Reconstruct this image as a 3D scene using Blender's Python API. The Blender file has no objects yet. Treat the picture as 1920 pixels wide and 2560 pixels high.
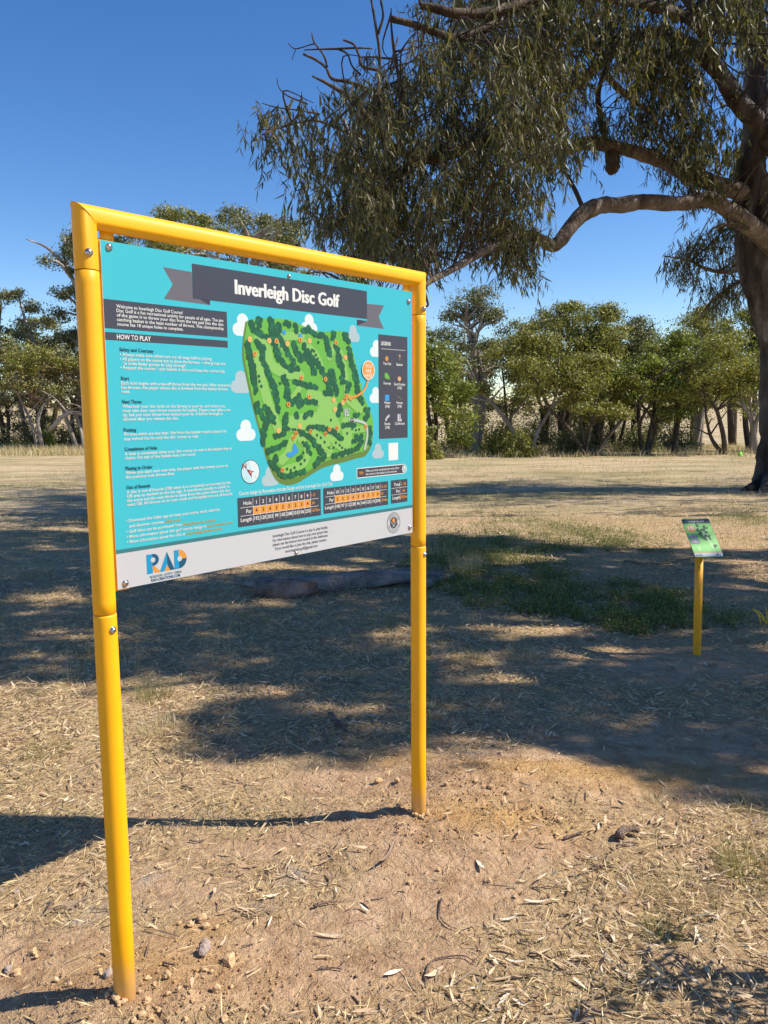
import bpy, math, random
import numpy as np

random.seed(7)
RNG = np.random.default_rng(7)
SC = bpy.context.scene
COL = SC.collection
R_ = math.radians

# ------------------------------------------------------------------ camera
CAM_H = 1.6
PITCH, ROLL = math.atan(260 / 2000), math.atan(104 / 15400)
FPX, CX, CY = 2000.0, 960.0, 1280.0
FW = np.array([0, math.cos(PITCH), -math.sin(PITCH)])
_u0 = np.array([0, math.sin(PITCH), math.cos(PITCH)])
_r0 = np.array([1.0, 0, 0])
RT = math.cos(ROLL) * _r0 - math.sin(ROLL) * _u0
UP = math.sin(ROLL) * _r0 + math.cos(ROLL) * _u0
CAM = np.array([0, 0, CAM_H])
cam_data = bpy.data.cameras.new('camera')
cam = bpy.data.objects.new('camera', cam_data)
COL.objects.link(cam)
from mathutils import Matrix, Vector
cam.matrix_world = Matrix(((RT[0], UP[0], -FW[0], 0), (RT[1], UP[1], -FW[1], 0),
                           (RT[2], UP[2], -FW[2], CAM_H), (0, 0, 0, 1)))
cam_data.sensor_fit = 'VERTICAL'
cam_data.sensor_height = 36
cam_data.lens = 36 * FPX / 2560
cam_data.clip_start = 0.05
cam_data.clip_end = 3000
SC.camera = cam

# ------------------------------------------------------------------ sky and sun
SUN_EL = R_(47)
SUN_AZ = R_(-3.7)                       # measured from +x towards +y
SUN = np.array([math.cos(SUN_EL) * math.cos(SUN_AZ), math.cos(SUN_EL) * math.sin(SUN_AZ), math.sin(SUN_EL)])
world = bpy.data.worlds.new('World')
SC.world = world
world.use_nodes = True
wn = world.node_tree
wn.nodes.clear()
wo = wn.nodes.new('ShaderNodeOutputWorld')
wb = wn.nodes.new('ShaderNodeBackground')
sky = wn.nodes.new('ShaderNodeTexSky')
sky.sky_type = 'NISHITA'
sky.sun_disc = False
sky.sun_elevation = SUN_EL
sky.sun_rotation = R_(90) - SUN_AZ
sky.altitude = 900
sky.air_density = 1.0
sky.dust_density = 0.05
sky.ozone_density = 2.0
wb.inputs['Strength'].default_value = 0.104
hs_ = wn.nodes.new('ShaderNodeHueSaturation')
hs_.inputs['Saturation'].default_value = 1.3
hs_.inputs['Hue'].default_value = 0.508
hs_.inputs['Value'].default_value = 1.08
wn.links.new(sky.outputs[0], hs_.inputs['Color'])
wn.links.new(hs_.outputs['Color'], wb.inputs['Color'])
wn.links.new(wb.outputs[0], wo.inputs['Surface'])
sl = bpy.data.lights.new('sun', 'SUN')
sl.energy = 5.0
sl.angle = R_(0.53)
sl.color = (1.0, 0.92, 0.78)
so = bpy.data.objects.new('sun', sl)
COL.objects.link(so)
so.rotation_euler = Vector((-SUN[0], -SUN[1], -SUN[2])).to_track_quat('-Z', 'Y').to_euler()
SC.view_settings.view_transform = 'Standard'
SC.view_settings.look = 'None'
SC.view_settings.exposure = 0.55
SC.view_settings.gamma = 1
SC.view_settings.use_curve_mapping = False
SC.cycles.max_bounces = 6
SC.cycles.diffuse_bounces = 3
SC.cycles.glossy_bounces = 2
SC.cycles.transmission_bounces = 3

# ------------------------------------------------------------------ helpers: noise, rays, ground height
_T = RNG.random((256, 256))
def vnoise(x, y):
    x = np.asarray(x, float); y = np.asarray(y, float)
    xi = np.floor(x).astype(int); yi = np.floor(y).astype(int)
    fx = x - xi; fy = y - yi
    fx = fx * fx * (3 - 2 * fx); fy = fy * fy * (3 - 2 * fy)
    a = _T[xi & 255, yi & 255]; b = _T[(xi + 1) & 255, yi & 255]
    c = _T[xi & 255, (yi + 1) & 255]; d = _T[(xi + 1) & 255, (yi + 1) & 255]
    return (a * (1 - fx) + b * fx) * (1 - fy) + (c * (1 - fx) + d * fx) * fy
def fbm(x, y, o=4):
    s = 0; a = 1; t = 0
    x = np.asarray(x, float); y = np.asarray(y, float)
    for i in range(o):
        s = s + a * vnoise(x * 2 ** i + 17.3 * i, y * 2 ** i + 9.1 * i); t += a; a *= .5
    return s / t
def ray(px, py):
    d = FW * FPX + RT * (px - CX) - UP * (py - CY)
    return d / d[1]
def proj(p):
    v = np.asarray(p, float) - CAM
    z = v @ FW
    return CX + FPX * (v @ RT) / z, CY - FPX * (v @ UP) / z
def at(px, py, y):                       # the point of a viewing ray at forward distance y
    return CAM + ray(px, py) * y
MOUND = 0.075
def flat(px, py, z=0.0):
    d = ray(px, py)
    return CAM + d * ((z - CAM_H) / d[2])
POST_L = flat(312, 2476, MOUND)
POST_R = flat(1046.5, 2022, MOUND)
def sstep(a, b, x):
    t = np.clip((np.asarray(x, float) - a) / (b - a), 0, 1)
    return t * t * (3 - 2 * t)
def gauss(x, y, c, sx, sy=None):
    sy = sy or sx
    return np.exp(-(((x - c[0]) / sx) ** 2 + ((y - c[1]) / sy) ** 2))
def base_z(x, y):                        # broad lie of the land
    y = np.asarray(y, float)
    z = -0.02 * np.clip(y - 8, 0, None)
    z = z + np.where(y > 52, 0.036 * (y - 52) * sstep(52, 80, y), 0)
    return z
MB = flat(1240, 1960)
def gz(x, y):
    x = np.asarray(x, float); y = np.asarray(y, float)
    near = 1 - sstep(12, 30, y)
    z = base_z(x, y) + (fbm(x / 2.2, y / 2.2, 2) - .5) * .035 * sstep(3.4, 6, y)
    z = z + (fbm(x / .5 + 3, y / .5, 3) - .5) * .022 * near
    rough = gauss(x, y, POST_R, .5, .35) + gauss(x, y, POST_L, .42, .3) + gauss(x, y, MB, .5, .22)
    z = z + (fbm(x / .06, y / .06, 3) - .5) * (.012 + .034 * np.clip(rough, 0, 1)) * near
    z = z + .072 * gauss(x, y, POST_L, .34, .26) + .066 * gauss(x, y, POST_R, .42, .30) + .075 * gauss(x, y, MB, .45, .2)
    return z
def ground(px, py):                      # viewing ray meets the ground
    d = ray(px, py)
    t = 1.0
    for _ in range(400):
        p = CAM + d * t
        h = p[2] - float(gz(p[0], p[1]))
        if h < 0.002: break
        t += max(h * .5, .002)
    return np.array([p[0], p[1], float(gz(p[0], p[1]))])

# ------------------------------------------------------------------ helpers: materials
def lin(r, g, b):
    return tuple(((c / 255) / 12.92 if c / 255 <= .04045 else ((c / 255 + .055) / 1.055) ** 2.4) for c in (r, g, b))
def new_mat(name):
    m = bpy.data.materials.new(name)
    m.use_nodes = True
    return m, m.node_tree, m.node_tree.nodes['Principled BSDF']
def N(nt, typ, **kw):
    n = nt.nodes.new(typ)
    for k, v in kw.items():
        if isinstance(k, str) and hasattr(n, k): setattr(n, k, v)
    return n
def ramp(nt, stops):
    n = nt.nodes.new('ShaderNodeValToRGB')
    e = n.color_ramp.elements
    while len(e) < len(stops): e.new(.5)
    for i, (p, c) in enumerate(stops):
        e[i].position = p; e[i].color = (*c, 1)
    return n
_cache = {}
def plain(name, col, rough=.5, metal=0.0, var=.06, scale=30, bump=0.0, spec=.5):
    if name in _cache: return _cache[name]
    m, nt, b = new_mat(name)
    no = nt.nodes.new('ShaderNodeTexNoise'); no.inputs['Scale'].default_value = scale; no.inputs['Detail'].default_value = 5
    co = nt.nodes.new('ShaderNodeTexCoord')
    nt.links.new(co.outputs['Object'], no.inputs['Vector'])
    r = ramp(nt, [(.3, tuple(c * (1 - var) for c in col)), (.7, tuple(min(1, c * (1 + var)) for c in col))])
    nt.links.new(no.outputs['Fac'], r.inputs['Fac'])
    nt.links.new(r.outputs['Color'], b.inputs['Base Color'])
    b.inputs['Roughness'].default_value = rough
    b.inputs['Metallic'].default_value = metal
    b.inputs['Specular IOR Level'].default_value = spec
    if bump:
        bp = nt.nodes.new('ShaderNodeBump'); bp.inputs['Strength'].default_value = bump; bp.inputs['Distance'].default_value = .01
        nt.links.new(no.outputs['Fac'], bp.inputs['Height']); nt.links.new(bp.outputs['Normal'], b.inputs['Normal'])
    _cache[name] = m
    return m
def leafmat(name, cols, rough=.5, trans=.25, tcol=None):
    m, nt, b = new_mat(name)
    g = nt.nodes.new('ShaderNodeNewGeometry')
    r = ramp(nt, [(i / max(1, len(cols) - 1), c) for i, c in enumerate(cols)])
    nt.links.new(g.outputs['Random Per Island'], r.inputs['Fac'])
    nt.links.new(r.outputs['Color'], b.inputs['Base Color'])
    b.inputs['Roughness'].default_value = rough
    b.inputs['Specular IOR Level'].default_value = .35
    if trans:
        t = nt.nodes.new('ShaderNodeBsdfTranslucent')
        mx = nt.nodes.new('ShaderNodeMixShader'); mx.inputs[0].default_value = trans
        hs = nt.nodes.new('ShaderNodeMix'); hs.data_type = 'RGBA'; hs.blend_type = 'MULTIPLY'; hs.inputs[0].default_value = 1
        hs.inputs[7].default_value = (*(tcol or (1.5, 1.6, .6)), 1)
        nt.links.new(r.outputs['Color'], hs.inputs[6]); nt.links.new(hs.outputs[2], t.inputs['Color'])
        nt.links.new(b.outputs[0], mx.inputs[1]); nt.links.new(t.outputs[0], mx.inputs[2])
        nt.links.new(mx.outputs[0], nt.nodes['Material Output'].inputs['Surface'])
    return m
def barkmat(name, cols, scale=3.0, stretch=.25, bump=.5, along='z'):
    m, nt, b = new_mat(name)
    co = nt.nodes.new('ShaderNodeTexCoord')
    mp = nt.nodes.new('ShaderNodeMapping'); mp.inputs['Scale'].default_value = (1, 1, stretch) if along == 'z' else (stretch, 1, 1)
    n1 = nt.nodes.new('ShaderNodeTexNoise'); n1.inputs['Scale'].default_value = scale; n1.inputs['Detail'].default_value = 8; n1.inputs['Distortion'].default_value = .6
    n2 = nt.nodes.new('ShaderNodeTexNoise'); n2.inputs['Scale'].default_value = scale * 9; n2.inputs['Detail'].default_value = 6
    nt.links.new(co.outputs['Object'], mp.inputs['Vector'])
    nt.links.new(mp.outputs['Vector'], n1.inputs['Vector']); nt.links.new(mp.outputs['Vector'], n2.inputs['Vector'])
    r = ramp(nt, [(.3 + .4 * i / (len(cols) - 1), c) for i, c in enumerate(cols)])
    nt.links.new(n1.outputs['Fac'], r.inputs['Fac'])
    mx = nt.nodes.new('ShaderNodeMix'); mx.data_type = 'RGBA'; mx.blend_type = 'MULTIPLY'; mx.inputs[0].default_value = .7
    r2 = ramp(nt, [(.3, (.55, .52, .5)), (.65, (1.1, 1.1, 1.1))])
    nt.links.new(n2.outputs['Fac'], r2.inputs['Fac'])
    nt.links.new(r.outputs['Color'], mx.inputs[6]); nt.links.new(r2.outputs['Color'], mx.inputs[7])
    nt.links.new(mx.outputs[2], b.inputs['Base Color'])
    b.inputs['Roughness'].default_value = .85
    b.inputs['Specular IOR Level'].default_value = .2
    ad = nt.nodes.new('ShaderNodeMath'); ad.operation = 'ADD'
    nt.links.new(n1.outputs['Fac'], ad.inputs[0]); nt.links.new(n2.outputs['Fac'], ad.inputs[1])
    bp = nt.nodes.new('ShaderNodeBump'); bp.inputs['Strength'].default_value = bump; bp.inputs['Distance'].default_value = .04
    nt.links.new(ad.outputs[0], bp.inputs['Height']); nt.links.new(bp.outputs['Normal'], b.inputs['Normal'])
    return m

# ------------------------------------------------------------------ helpers: objects
def mesh_np(name, verts, faces_flat, sizes):
    me = bpy.data.meshes.new(name)
    v = np.asarray(verts, np.float32); f = np.asarray(faces_flat, np.int32); s = np.asarray(sizes, np.int32)
    me.vertices.add(len(v)); me.vertices.foreach_set('co', v.ravel())
    me.loops.add(len(f)); me.loops.foreach_set('vertex_index', f)
    me.polygons.add(len(s)); me.polygons.foreach_set('loop_start', np.concatenate([[0], np.cumsum(s)[:-1]]).astype(np.int32))
    try: me.polygons.foreach_set('loop_total', s)
    except Exception: pass
    me.update(calc_edges=True)
    return me
def link(name, me, mats=None, parent=None, loc=None):
    o = bpy.data.objects.new(name, me)
    COL.objects.link(o)
    if mats is not None and me is not None and not me.materials:
        for m in (mats if isinstance(mats, (list, tuple)) else [mats]): me.materials.append(m)
    if parent is not None: o.parent = parent
    if loc is not None: o.location = loc
    return o
def tag(o, label=None, cat=None, group=None, kind=None):
    if label: o['label'] = label
    if cat: o['category'] = cat
    if group: o['group'] = group
    if kind: o['kind'] = kind
    return o
def empty(name, loc=(0, 0, 0)):
    o = bpy.data.objects.new(name, None)
    o.location = loc
    o.empty_display_size = .1
    COL.objects.link(o)
    return o
def smooth(me):
    me.polygons.foreach_set('use_smooth', [True] * len(me.polygons))
    return me
class MBld:
    """collects tubes and faces into one mesh (coordinates relative to an origin)"""
    def __init__(s, org=(0, 0, 0)):
        s.v = []; s.f = []; s.sz = []; s.mi = []; s.n = 0; s.org = np.asarray(org, float)
    def add(s, V, F, mi=0):
        V = np.asarray(V, float) - s.org
        s.v.append(V)
        for f in F:
            s.f.extend([i + s.n for i in f]); s.sz.append(len(f)); s.mi.append(mi)
        s.n += len(V)
    def tube(s, pts, rad, n=10, rough=0.0, cap=True, mi=0, seed=0):
        P = np.asarray(pts, float); rad = np.broadcast_to(np.asarray(rad, float), (len(P),))
        T = np.gradient(P, axis=0); T /= np.linalg.norm(T, axis=1)[:, None] + 1e-9
        a = np.array([0, 0, 1.0]) if abs(T[0][2]) < .9 else np.array([1.0, 0, 0])
        u = np.cross(T[0], a); u /= np.linalg.norm(u)
        rs = np.random.RandomState(seed)
        V = []
        ang = np.arange(n) * 2 * math.pi / n
        ph = rs.rand(3) * 6.28
        for i in range(len(P)):
            u = u - T[i] * (u @ T[i]); u /= np.linalg.norm(u) + 1e-9
            w = np.cross(T[i], u)
            rr = rad[i] * (1 + rough * (np.sin(3 * ang + ph[0] + i * .3) * .5 + np.sin(2 * ang + ph[1] - i * .5) * .5 + (rs.rand(n) - .5)))
            V.append(P[i] + np.outer(np.cos(ang) * rr, u) + np.outer(np.sin(ang) * rr, w))
        V = np.concatenate(V)
        F = [(i * n + j, i * n + (j + 1) % n, (i + 1) * n + (j + 1) % n, (i + 1) * n + j) for i in range(len(P) - 1) for j in range(n)]
        if cap:
            F.append(tuple(range(n))[::-1]); F.append(tuple((len(P) - 1) * n + j for j in range(n)))
        s.add(V, F, mi)
    def box(s, c, ex, ey, ez, mi=0):        # centre and three half-extent vectors
        c, ex, ey, ez = (np.asarray(q, float) for q in (c, ex, ey, ez))
        V = [c + sx * ex + sy * ey + sz * ez for sx in (-1, 1) for sy in (-1, 1) for sz in (-1, 1)]
        s.add(V, [(0, 1, 3, 2), (4, 6, 7, 5), (0, 4, 5, 1), (2, 3, 7, 6), (0, 2, 6, 4), (1, 5, 7, 3)], mi)
    def build(s, name, mats, parent=None, loc=None, sm=True):
        me = mesh_np(name, np.concatenate(s.v), s.f, s.sz)
        for m in (mats if isinstance(mats, (list, tuple)) else [mats]): me.materials.append(m)
        if len(me.materials) > 1: me.polygons.foreach_set('material_index', s.mi)
        if sm: smooth(me)
        return link(name, me, None, parent, loc)
def catmull(P, k=6):
    P = np.asarray(P, float)
    Q = np.vstack([2 * P[0] - P[1], P, 2 * P[-1] - P[-2]])
    out = []
    for i in range(1, len(Q) - 2):
        for j in range(k):
            t = j / k
            out.append(.5 * (2 * Q[i] + (Q[i + 1] - Q[i - 1]) * t + (2 * Q[i - 1] - 5 * Q[i] + 4 * Q[i + 1] - Q[i + 2]) * t ** 2 + (3 * Q[i] - Q[i - 1] - 3 * Q[i + 1] + Q[i + 2]) * t ** 3))
    out.append(Q[-2])
    return np.array(out)

# many lance leaves in one mesh: base point, direction, side vector, length, width, bend
def lances(B, D, S, L, Wd, bend=.12):
    n = len(B)
    L = np.asarray(L)[:, None]; Wd = np.asarray(Wd)[:, None]
    D = D / (np.linalg.norm(D, axis=1)[:, None] + 1e-9)
    S = S - D * np.sum(S * D, axis=1)[:, None]
    S = S / (np.linalg.norm(S, axis=1)[:, None] + 1e-9)
    U = np.cross(D, S)
    bd = (RNG.random((n, 1)) - .3) * 2 * bend
    def pt(t, w, c): return B + D * L * t + S * (Wd * w + L * bd * (t * t) * .8) + U * (Wd * c + L * bd * t * t)
    V = np.stack([pt(0, 0, 0), pt(.3, .5, .12), pt(.3, -.5, .12), pt(.68, .36, .1), pt(.68, -.36, .1), pt(1, 0, 0)], axis=1).reshape(-1, 3)
    o = np.arange(n)[:, None] * 6
    F = np.concatenate([o + [0, 1, 2], o + [1, 3, 4, 2], o + [3, 5, 4]], axis=1).ravel()
    return V, F, np.tile([3, 4, 3], n)
def quads(C, D, S, L, Wd):                 # diamond cards
    D = D / (np.linalg.norm(D, axis=1)[:, None] + 1e-9)
    S = np.cross(D, S); S = S / (np.linalg.norm(S, axis=1)[:, None] + 1e-9)
    L = np.asarray(L)[:, None]; Wd = np.asarray(Wd)[:, None]
    V = np.stack([C - D * L * .5, C + S * Wd * .5, C + D * L * .5, C - S * Wd * .5], axis=1).reshape(-1, 3)
    return V, np.arange(len(C) * 4), np.full(len(C), 4)
def blades(B, D, L, Wd):                   # upright grass blades: one triangle and one quad
    n = len(B)
    D = D / np.linalg.norm(D, axis=1)[:, None]
    a = RNG.random(n) * 6.283
    S = np.stack([np.cos(a), np.sin(a), np.zeros(n)], 1)
    L = np.asarray(L)[:, None]; Wd = np.asarray(Wd)[:, None]
    M = B + D * L * .55
    Tt = B + D * L + (D * [1, 1, 0]) * L * .35
    V = np.stack([B - S * Wd * .5, B + S * Wd * .5, M + S * Wd * .35, M - S * Wd * .35, Tt], 1).reshape(-1, 3)
    o = np.arange(n)[:, None] * 5
    return V, np.concatenate([o + [0, 1, 2, 3], o + [3, 2, 4]], 1).ravel(), np.tile([4, 3], n)
def rdir(n):
    v = RNG.normal(size=(n, 3)); return v / np.linalg.norm(v, axis=1)[:, None]
def in_poly(px, py, poly):
    px = np.asarray(px); py = np.asarray(py); ins = np.zeros(px.shape, bool)
    j = len(poly) - 1
    for i in range(len(poly)):
        xi, yi = poly[i]; xj, yj = poly[j]
        ins ^= ((yi > py) != (yj > py)) & (px < (xj - xi) * (py - yi) / (yj - yi + 1e-9) + xi)
        j = i
    return ins
def projv(P):
    v = P - CAM; z = v @ FW
    return CX + FPX * (v @ RT) / z, CY - FPX * (v @ UP) / z
def flatv(px, py):
    d = np.outer(np.ones(len(px)), FW * FPX) + np.outer(px - CX, RT) - np.outer(py - CY, UP)
    t = -CAM_H / d[:, 2]
    return CAM + d * t[:, None]

# ================================================================== GROUND
def bare_w(x, y):                          # where the earth shows, swept of litter
    w = 0
    for px, py, sx, sy in ((1240, 1955, .62, .30), (1090, 2180, .36, .26), (900, 1960, .45, .17), (400, 2440, .45, .22), (620, 2120, .2, .08), (900, 2080, .3, .1), (1000, 2290, .25, .12),
                           (720, 2460, .28, .1), (1550, 1900, .55, .27), (1850, 1870, .55, .32), (1080, 2400, .2, .08), (1860, 1470, .5, .35), (1780, 1660, 1.0, .35), (60, 2440, .34, .16), (1350, 2120, .25, .1), (420, 2230, .22, .09)):
        w = w + gauss(x, y, flat(px, py), sx, sy)
    return np.clip(w + (fbm(np.asarray(x) / .25 + 40, np.asarray(y) / .25, 3) - .5) * .7 * np.clip(w * 2, 0, 1), 0, 1)
def orange_w(x, y):
    w = 0
    for px, py, sx, sy, a in ((1400, 1950, .42, .13, 1), (1250, 2060, .3, .12, .9), (980, 1900, .2, .1, .8), (1700, 1930, .4, .12, .8), (360, 2440, .3, .14, .6), (520, 2330, .12, .06, .5)):
        w = w + a * gauss(x, y, flat(px, py), sx, sy)
    return np.clip(w * (.6 + 1.2 * fbm(np.asarray(x) / .12, np.asarray(y) / .12 + 50, 3)), 0, 1)
GREEN_POLY = [(1030, 1400), (1180, 1395), (1350, 1410), (1560, 1440), (1700, 1500), (1850, 1530), (1850, 1570), (1600, 1570), (1400, 1560), (1250, 1530), (1120, 1500), (1060, 1470)]
GREEN2 = [(1150, 1330), (1350, 1290), (1500, 1310), (1700, 1350), (1660, 1380), (1500, 1385), (1420, 1370), (1300, 1410), (1170, 1420), (1040, 1430), (1050, 1360)]
GREEN3 = [(1780, 1260), (1920, 1240), (1920, 1310), (1800, 1290)]
def green_w(x, y):
    x = np.asarray(x, float); y = np.asarray(y, float)
    P = np.stack([x, y, np.zeros_like(x)], -1).reshape(-1, 3)
    ok = (P[:, 1] > 2) & (P[:, 1] < 16)
    out = np.zeros(len(P))
    if ok.any():
        u, v = projv(P[ok])
        w = np.zeros(ok.sum())
        nz = (fbm(P[ok][:, 0] / .45, P[ok][:, 1] / .45 + 9, 4) - .5) * 240 + RNG.normal(size=ok.sum()) * 16
        w[in_poly(u + nz, v + nz * .5, GREEN_POLY)] = 1
        w[in_poly(u + nz * 1.5, v + nz * .4, GREEN2)] = .9
        w[in_poly(u + nz, v + nz * .4, GREEN3)] = .8
        out[ok] = w * np.clip(3.2 * (fbm(P[ok][:, 0] / .2, P[ok][:, 1] / .2, 3) - .31), 0, 1)
    return out.reshape(x.shape)
def ash_w(x, y):
    w = gauss(x, y, flat(730, 2195), .05, .05) + .9 * gauss(x, y, flat(640, 2270), .05, .025) + .8 * gauss(x, y, flat(360, 2195), .055, .05) + .8 * gauss(x, y, flat(240, 2270), .1, .03) + .6 * gauss(x, y, flat(180, 2300), .08, .03)
    return .75 * np.clip(w * (fbm(np.asarray(x) / .03, np.asarray(y) / .03, 3) * 3.4 - 1.2), 0, 1)

gx = np.concatenate([-np.geomspace(400, 2.63, 80), np.arange(-2.6, 3.4, .026), np.geomspace(3.43, 400, 80)])
gy = np.concatenate([np.linspace(-60, 1.2, 20), np.arange(1.3, 6, .026), np.geomspace(6.03, 500, 180)])
X, Y = np.meshgrid(gx, gy)
Z = gz(X, Y)
Z = Z - .004
nx, ny = len(gx), len(gy)
ii = (np.arange(ny - 1)[:, None] * nx + np.arange(nx - 1)[None, :])
GF = np.stack([ii, ii + 1, ii + nx + 1, ii + nx], -1).reshape(-1, 4)
gme = mesh_np('ground', np.stack([X, Y, Z], -1).reshape(-1, 3), GF.ravel(), np.full(len(GF), 4))
smooth(gme)
ca = gme.color_attributes.new('soil', 'FLOAT_COLOR', 'POINT')
field = sstep(9, 14, Y + (fbm(X / 2, Y / 2, 3) - .5) * 6)
cw = np.stack([bare_w(X, Y), np.clip(orange_w(X, Y), 0, 1), np.clip(green_w(X, Y), 0, 1), field], -1).reshape(-1, 4)
ca.data.foreach_set('color', cw.astype(np.float32).ravel())
ca2 = gme.color_attributes.new('ash', 'FLOAT_COLOR', 'POINT')
aw = ash_w(X, Y).ravel()
ca2.data.foreach_set('color', np.stack([aw, aw, aw, aw * 0 + 1], -1).astype(np.float32).ravel())

gm, nt, b = new_mat('ground_soil')
co = N(nt, 'ShaderNodeTexCoord')
at_ = N(nt, 'ShaderNodeAttribute', attribute_name='soil')
at2 = N(nt, 'ShaderNodeAttribute', attribute_name='ash')
sep = N(nt, 'ShaderNodeSeparateColor')
nt.links.new(at_.outputs['Color'], sep.inputs[0])
def noise(scale, det=6, dist=0.0, vec=None, rough=.6):
    n = nt.nodes.new('ShaderNodeTexNoise')
    n.inputs['Scale'].default_value = scale; n.inputs['Detail'].default_value = det; n.inputs['Distortion'].default_value = dist
    n.inputs['Roughness'].default_value = rough
    nt.links.new(vec or co.outputs['Object'], n.inputs['Vector'])
    return n
def mix(a, bb, fac, mode='MIX'):
    m = nt.nodes.new('ShaderNodeMix'); m.data_type = 'RGBA'; m.blend_type = mode
    for s, i in ((a, 6), (bb, 7), (fac, 0)):
        if hasattr(s, 'is_output'): nt.links.new(s, m.inputs[i])
        elif i == 0: m.inputs[0].default_value = s
        else: m.inputs[i].default_value = (*s, 1)
    return m.outputs[2]
n_big, n_mid, n_fine, n_grit = noise(.9, 5), noise(9, 10, .5, rough=.72), noise(60, 8, .5, rough=.7), noise(220, 6, rough=.7)
straw = ramp(nt, [(.34, (.19, .125, .07)), (.46, (.46, .335, .18)), (.58, (.66, .50, .28)), (.72, (.76, .60, .36))])
nt.links.new(n_fine.outputs['Fac'], straw.inputs['Fac'])
dirt = ramp(nt, [(.34, (.40, .245, .145)), (.5, (.61, .405, .25)), (.66, (.74, .52, .34))])
nt.links.new(n_mid.outputs['Fac'], dirt.inputs['Fac'])
dirtf = mix(dirt.outputs['Color'], (.45, .32, .22), .0)
orange = ramp(nt, [(.3, (.50, .29, .12)), (.7, (.70, .46, .22))])
nt.links.new(n_mid.outputs['Fac'], orange.inputs['Fac'])
fieldc = ramp(nt, [(.34, (.26, .19, .105)), (.44, (.47, .36, .22)), (.56, (.59, .46, .30)), (.70, (.70, .56, .39))])
fm = N(nt, 'ShaderNodeMapping'); fm.inputs['Scale'].default_value = (.35, 1, 1)
nt.links.new(co.outputs['Object'], fm.inputs['Vector'])
n_field = noise(1.6, 10, .3, fm.outputs['Vector'], .75)
nt.links.new(n_field.outputs['Fac'], fieldc.inputs['Fac'])
fgreen = ramp(nt, [(.45, (0, 0, 0)), (.6, (.45, .45, .45))])
n_gr = noise(.5, 7, .3, fm.outputs['Vector'])
nt.links.new(n_gr.outputs['Fac'], fgreen.inputs['Fac'])
fieldg = mix(fieldc.outputs['Color'], (.19, .21, .07), fgreen.outputs['Color'])
patch = ramp(nt, [(.42, (0, 0, 0)), (.62, (.75, .75, .75))])
nt.links.new(noise(2.3, 6, .5).outputs['Fac'], patch.inputs['Fac'])
c = mix(straw.outputs['Color'], dirtf, patch.outputs['Color'])
c = mix(c, dirtf, sep.outputs[0])
c = mix(c, orange.outputs['Color'], sep.outputs[1])
c = mix(c, (.16, .15, .07), sep.outputs[2])
c = mix(c, fieldg, at_.outputs['Alpha'])
c = mix(c, (.55, .51, .46), at2.outputs['Fac'])
gr = ramp(nt, [(.35, (.6, .57, .54)), (.62, (1.15, 1.15, 1.15))])
nt.links.new(n_grit.outputs['Fac'], gr.inputs['Fac'])
c = mix(c, gr.outputs['Color'], .8, 'MULTIPLY')
nt.links.new(c, b.inputs['Base Color'])
b.inputs['Roughness'].default_value = .95
b.inputs['Specular IOR Level'].default_value = .1
bsum = N(nt, 'ShaderNodeMath'); bsum.operation = 'MULTIPLY_ADD'
nt.links.new(n_fine.outputs['Fac'], bsum.inputs[0]); bsum.inputs[1].default_value = .5
n_lump = noise(26, 5, .8, rough=.62)
lump = N(nt, 'ShaderNodeMath'); lump.operation = 'MULTIPLY_ADD'; lump.inputs[1].default_value = 1.7
lg2 = N(nt, 'ShaderNodeMath'); lg2.operation = 'MULTIPLY'; lg2.inputs[1].default_value = .35
nt.links.new(n_grit.outputs['Fac'], lg2.inputs[0])
nt.links.new(n_lump.outputs['Fac'], lump.inputs[0]); nt.links.new(lg2.outputs[0], lump.inputs[2])
nt.links.new(lump.outputs[0], bsum.inputs[2])
bp = N(nt, 'ShaderNodeBump'); bp.inputs['Strength'].default_value = 1.0; bp.inputs['Distance'].default_value = .022
nt.links.new(bsum.outputs[0], bp.inputs['Height']); nt.links.new(bp.outputs['Normal'], b.inputs['Normal'])
gob = tag(link('ground', gme, gm), kind='structure')

# ================================================================== INFORMATION SIGN
YEL = plain('yellow_paint', lin(243, 174, 0), .38, 0, .05, 7)
_nt = YEL.node_tree; _b = _nt.nodes['Principled BSDF']
_g = _nt.nodes.new('ShaderNodeNewGeometry'); _sp = _nt.nodes.new('ShaderNodeSeparateXYZ')
_nt.links.new(_g.outputs['Position'], _sp.inputs[0])
_mr = _nt.nodes.new('ShaderNodeMapRange'); _mr.inputs[1].default_value = .34; _mr.inputs[2].default_value = .07; _mr.inputs[3].default_value = -.32; _mr.inputs[4].default_value = .3
_nt.links.new(_sp.outputs[2], _mr.inputs[0])
_n2 = _nt.nodes.new('ShaderNodeTexNoise'); _n2.inputs['Scale'].default_value = 55; _n2.inputs['Detail'].default_value = 8; _n2.inputs['Roughness'].default_value = .75
_ad = _nt.nodes.new('ShaderNodeMath'); _ad.operation = 'ADD'; _nt.links.new(_n2.outputs['Fac'], _ad.inputs[0]); _nt.links.new(_mr.outputs[0], _ad.inputs[1])
_r2 = ramp(_nt, [(.56, (0, 0, 0)), (.74, (.6, .6, .6))]); _nt.links.new(_ad.outputs[0], _r2.inputs['Fac'])
_mx = _nt.nodes.new('ShaderNodeMix'); _mx.data_type = 'RGBA'; _mx.inputs[7].default_value = (.5, .34, .2, 1)
_src = _b.inputs['Base Color'].links[0].from_socket
_nt.links.new(_r2.outputs['Color'], _mx.inputs[0]); _nt.links.new(_src, _mx.inputs[6]); _nt.links.new(_mx.outputs[2], _b.inputs['Base Color'])
_n3 = _nt.nodes.new('ShaderNodeTexNoise'); _n3.inputs['Scale'].default_value = 22; _n3.inputs['Detail'].default_value = 6
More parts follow.
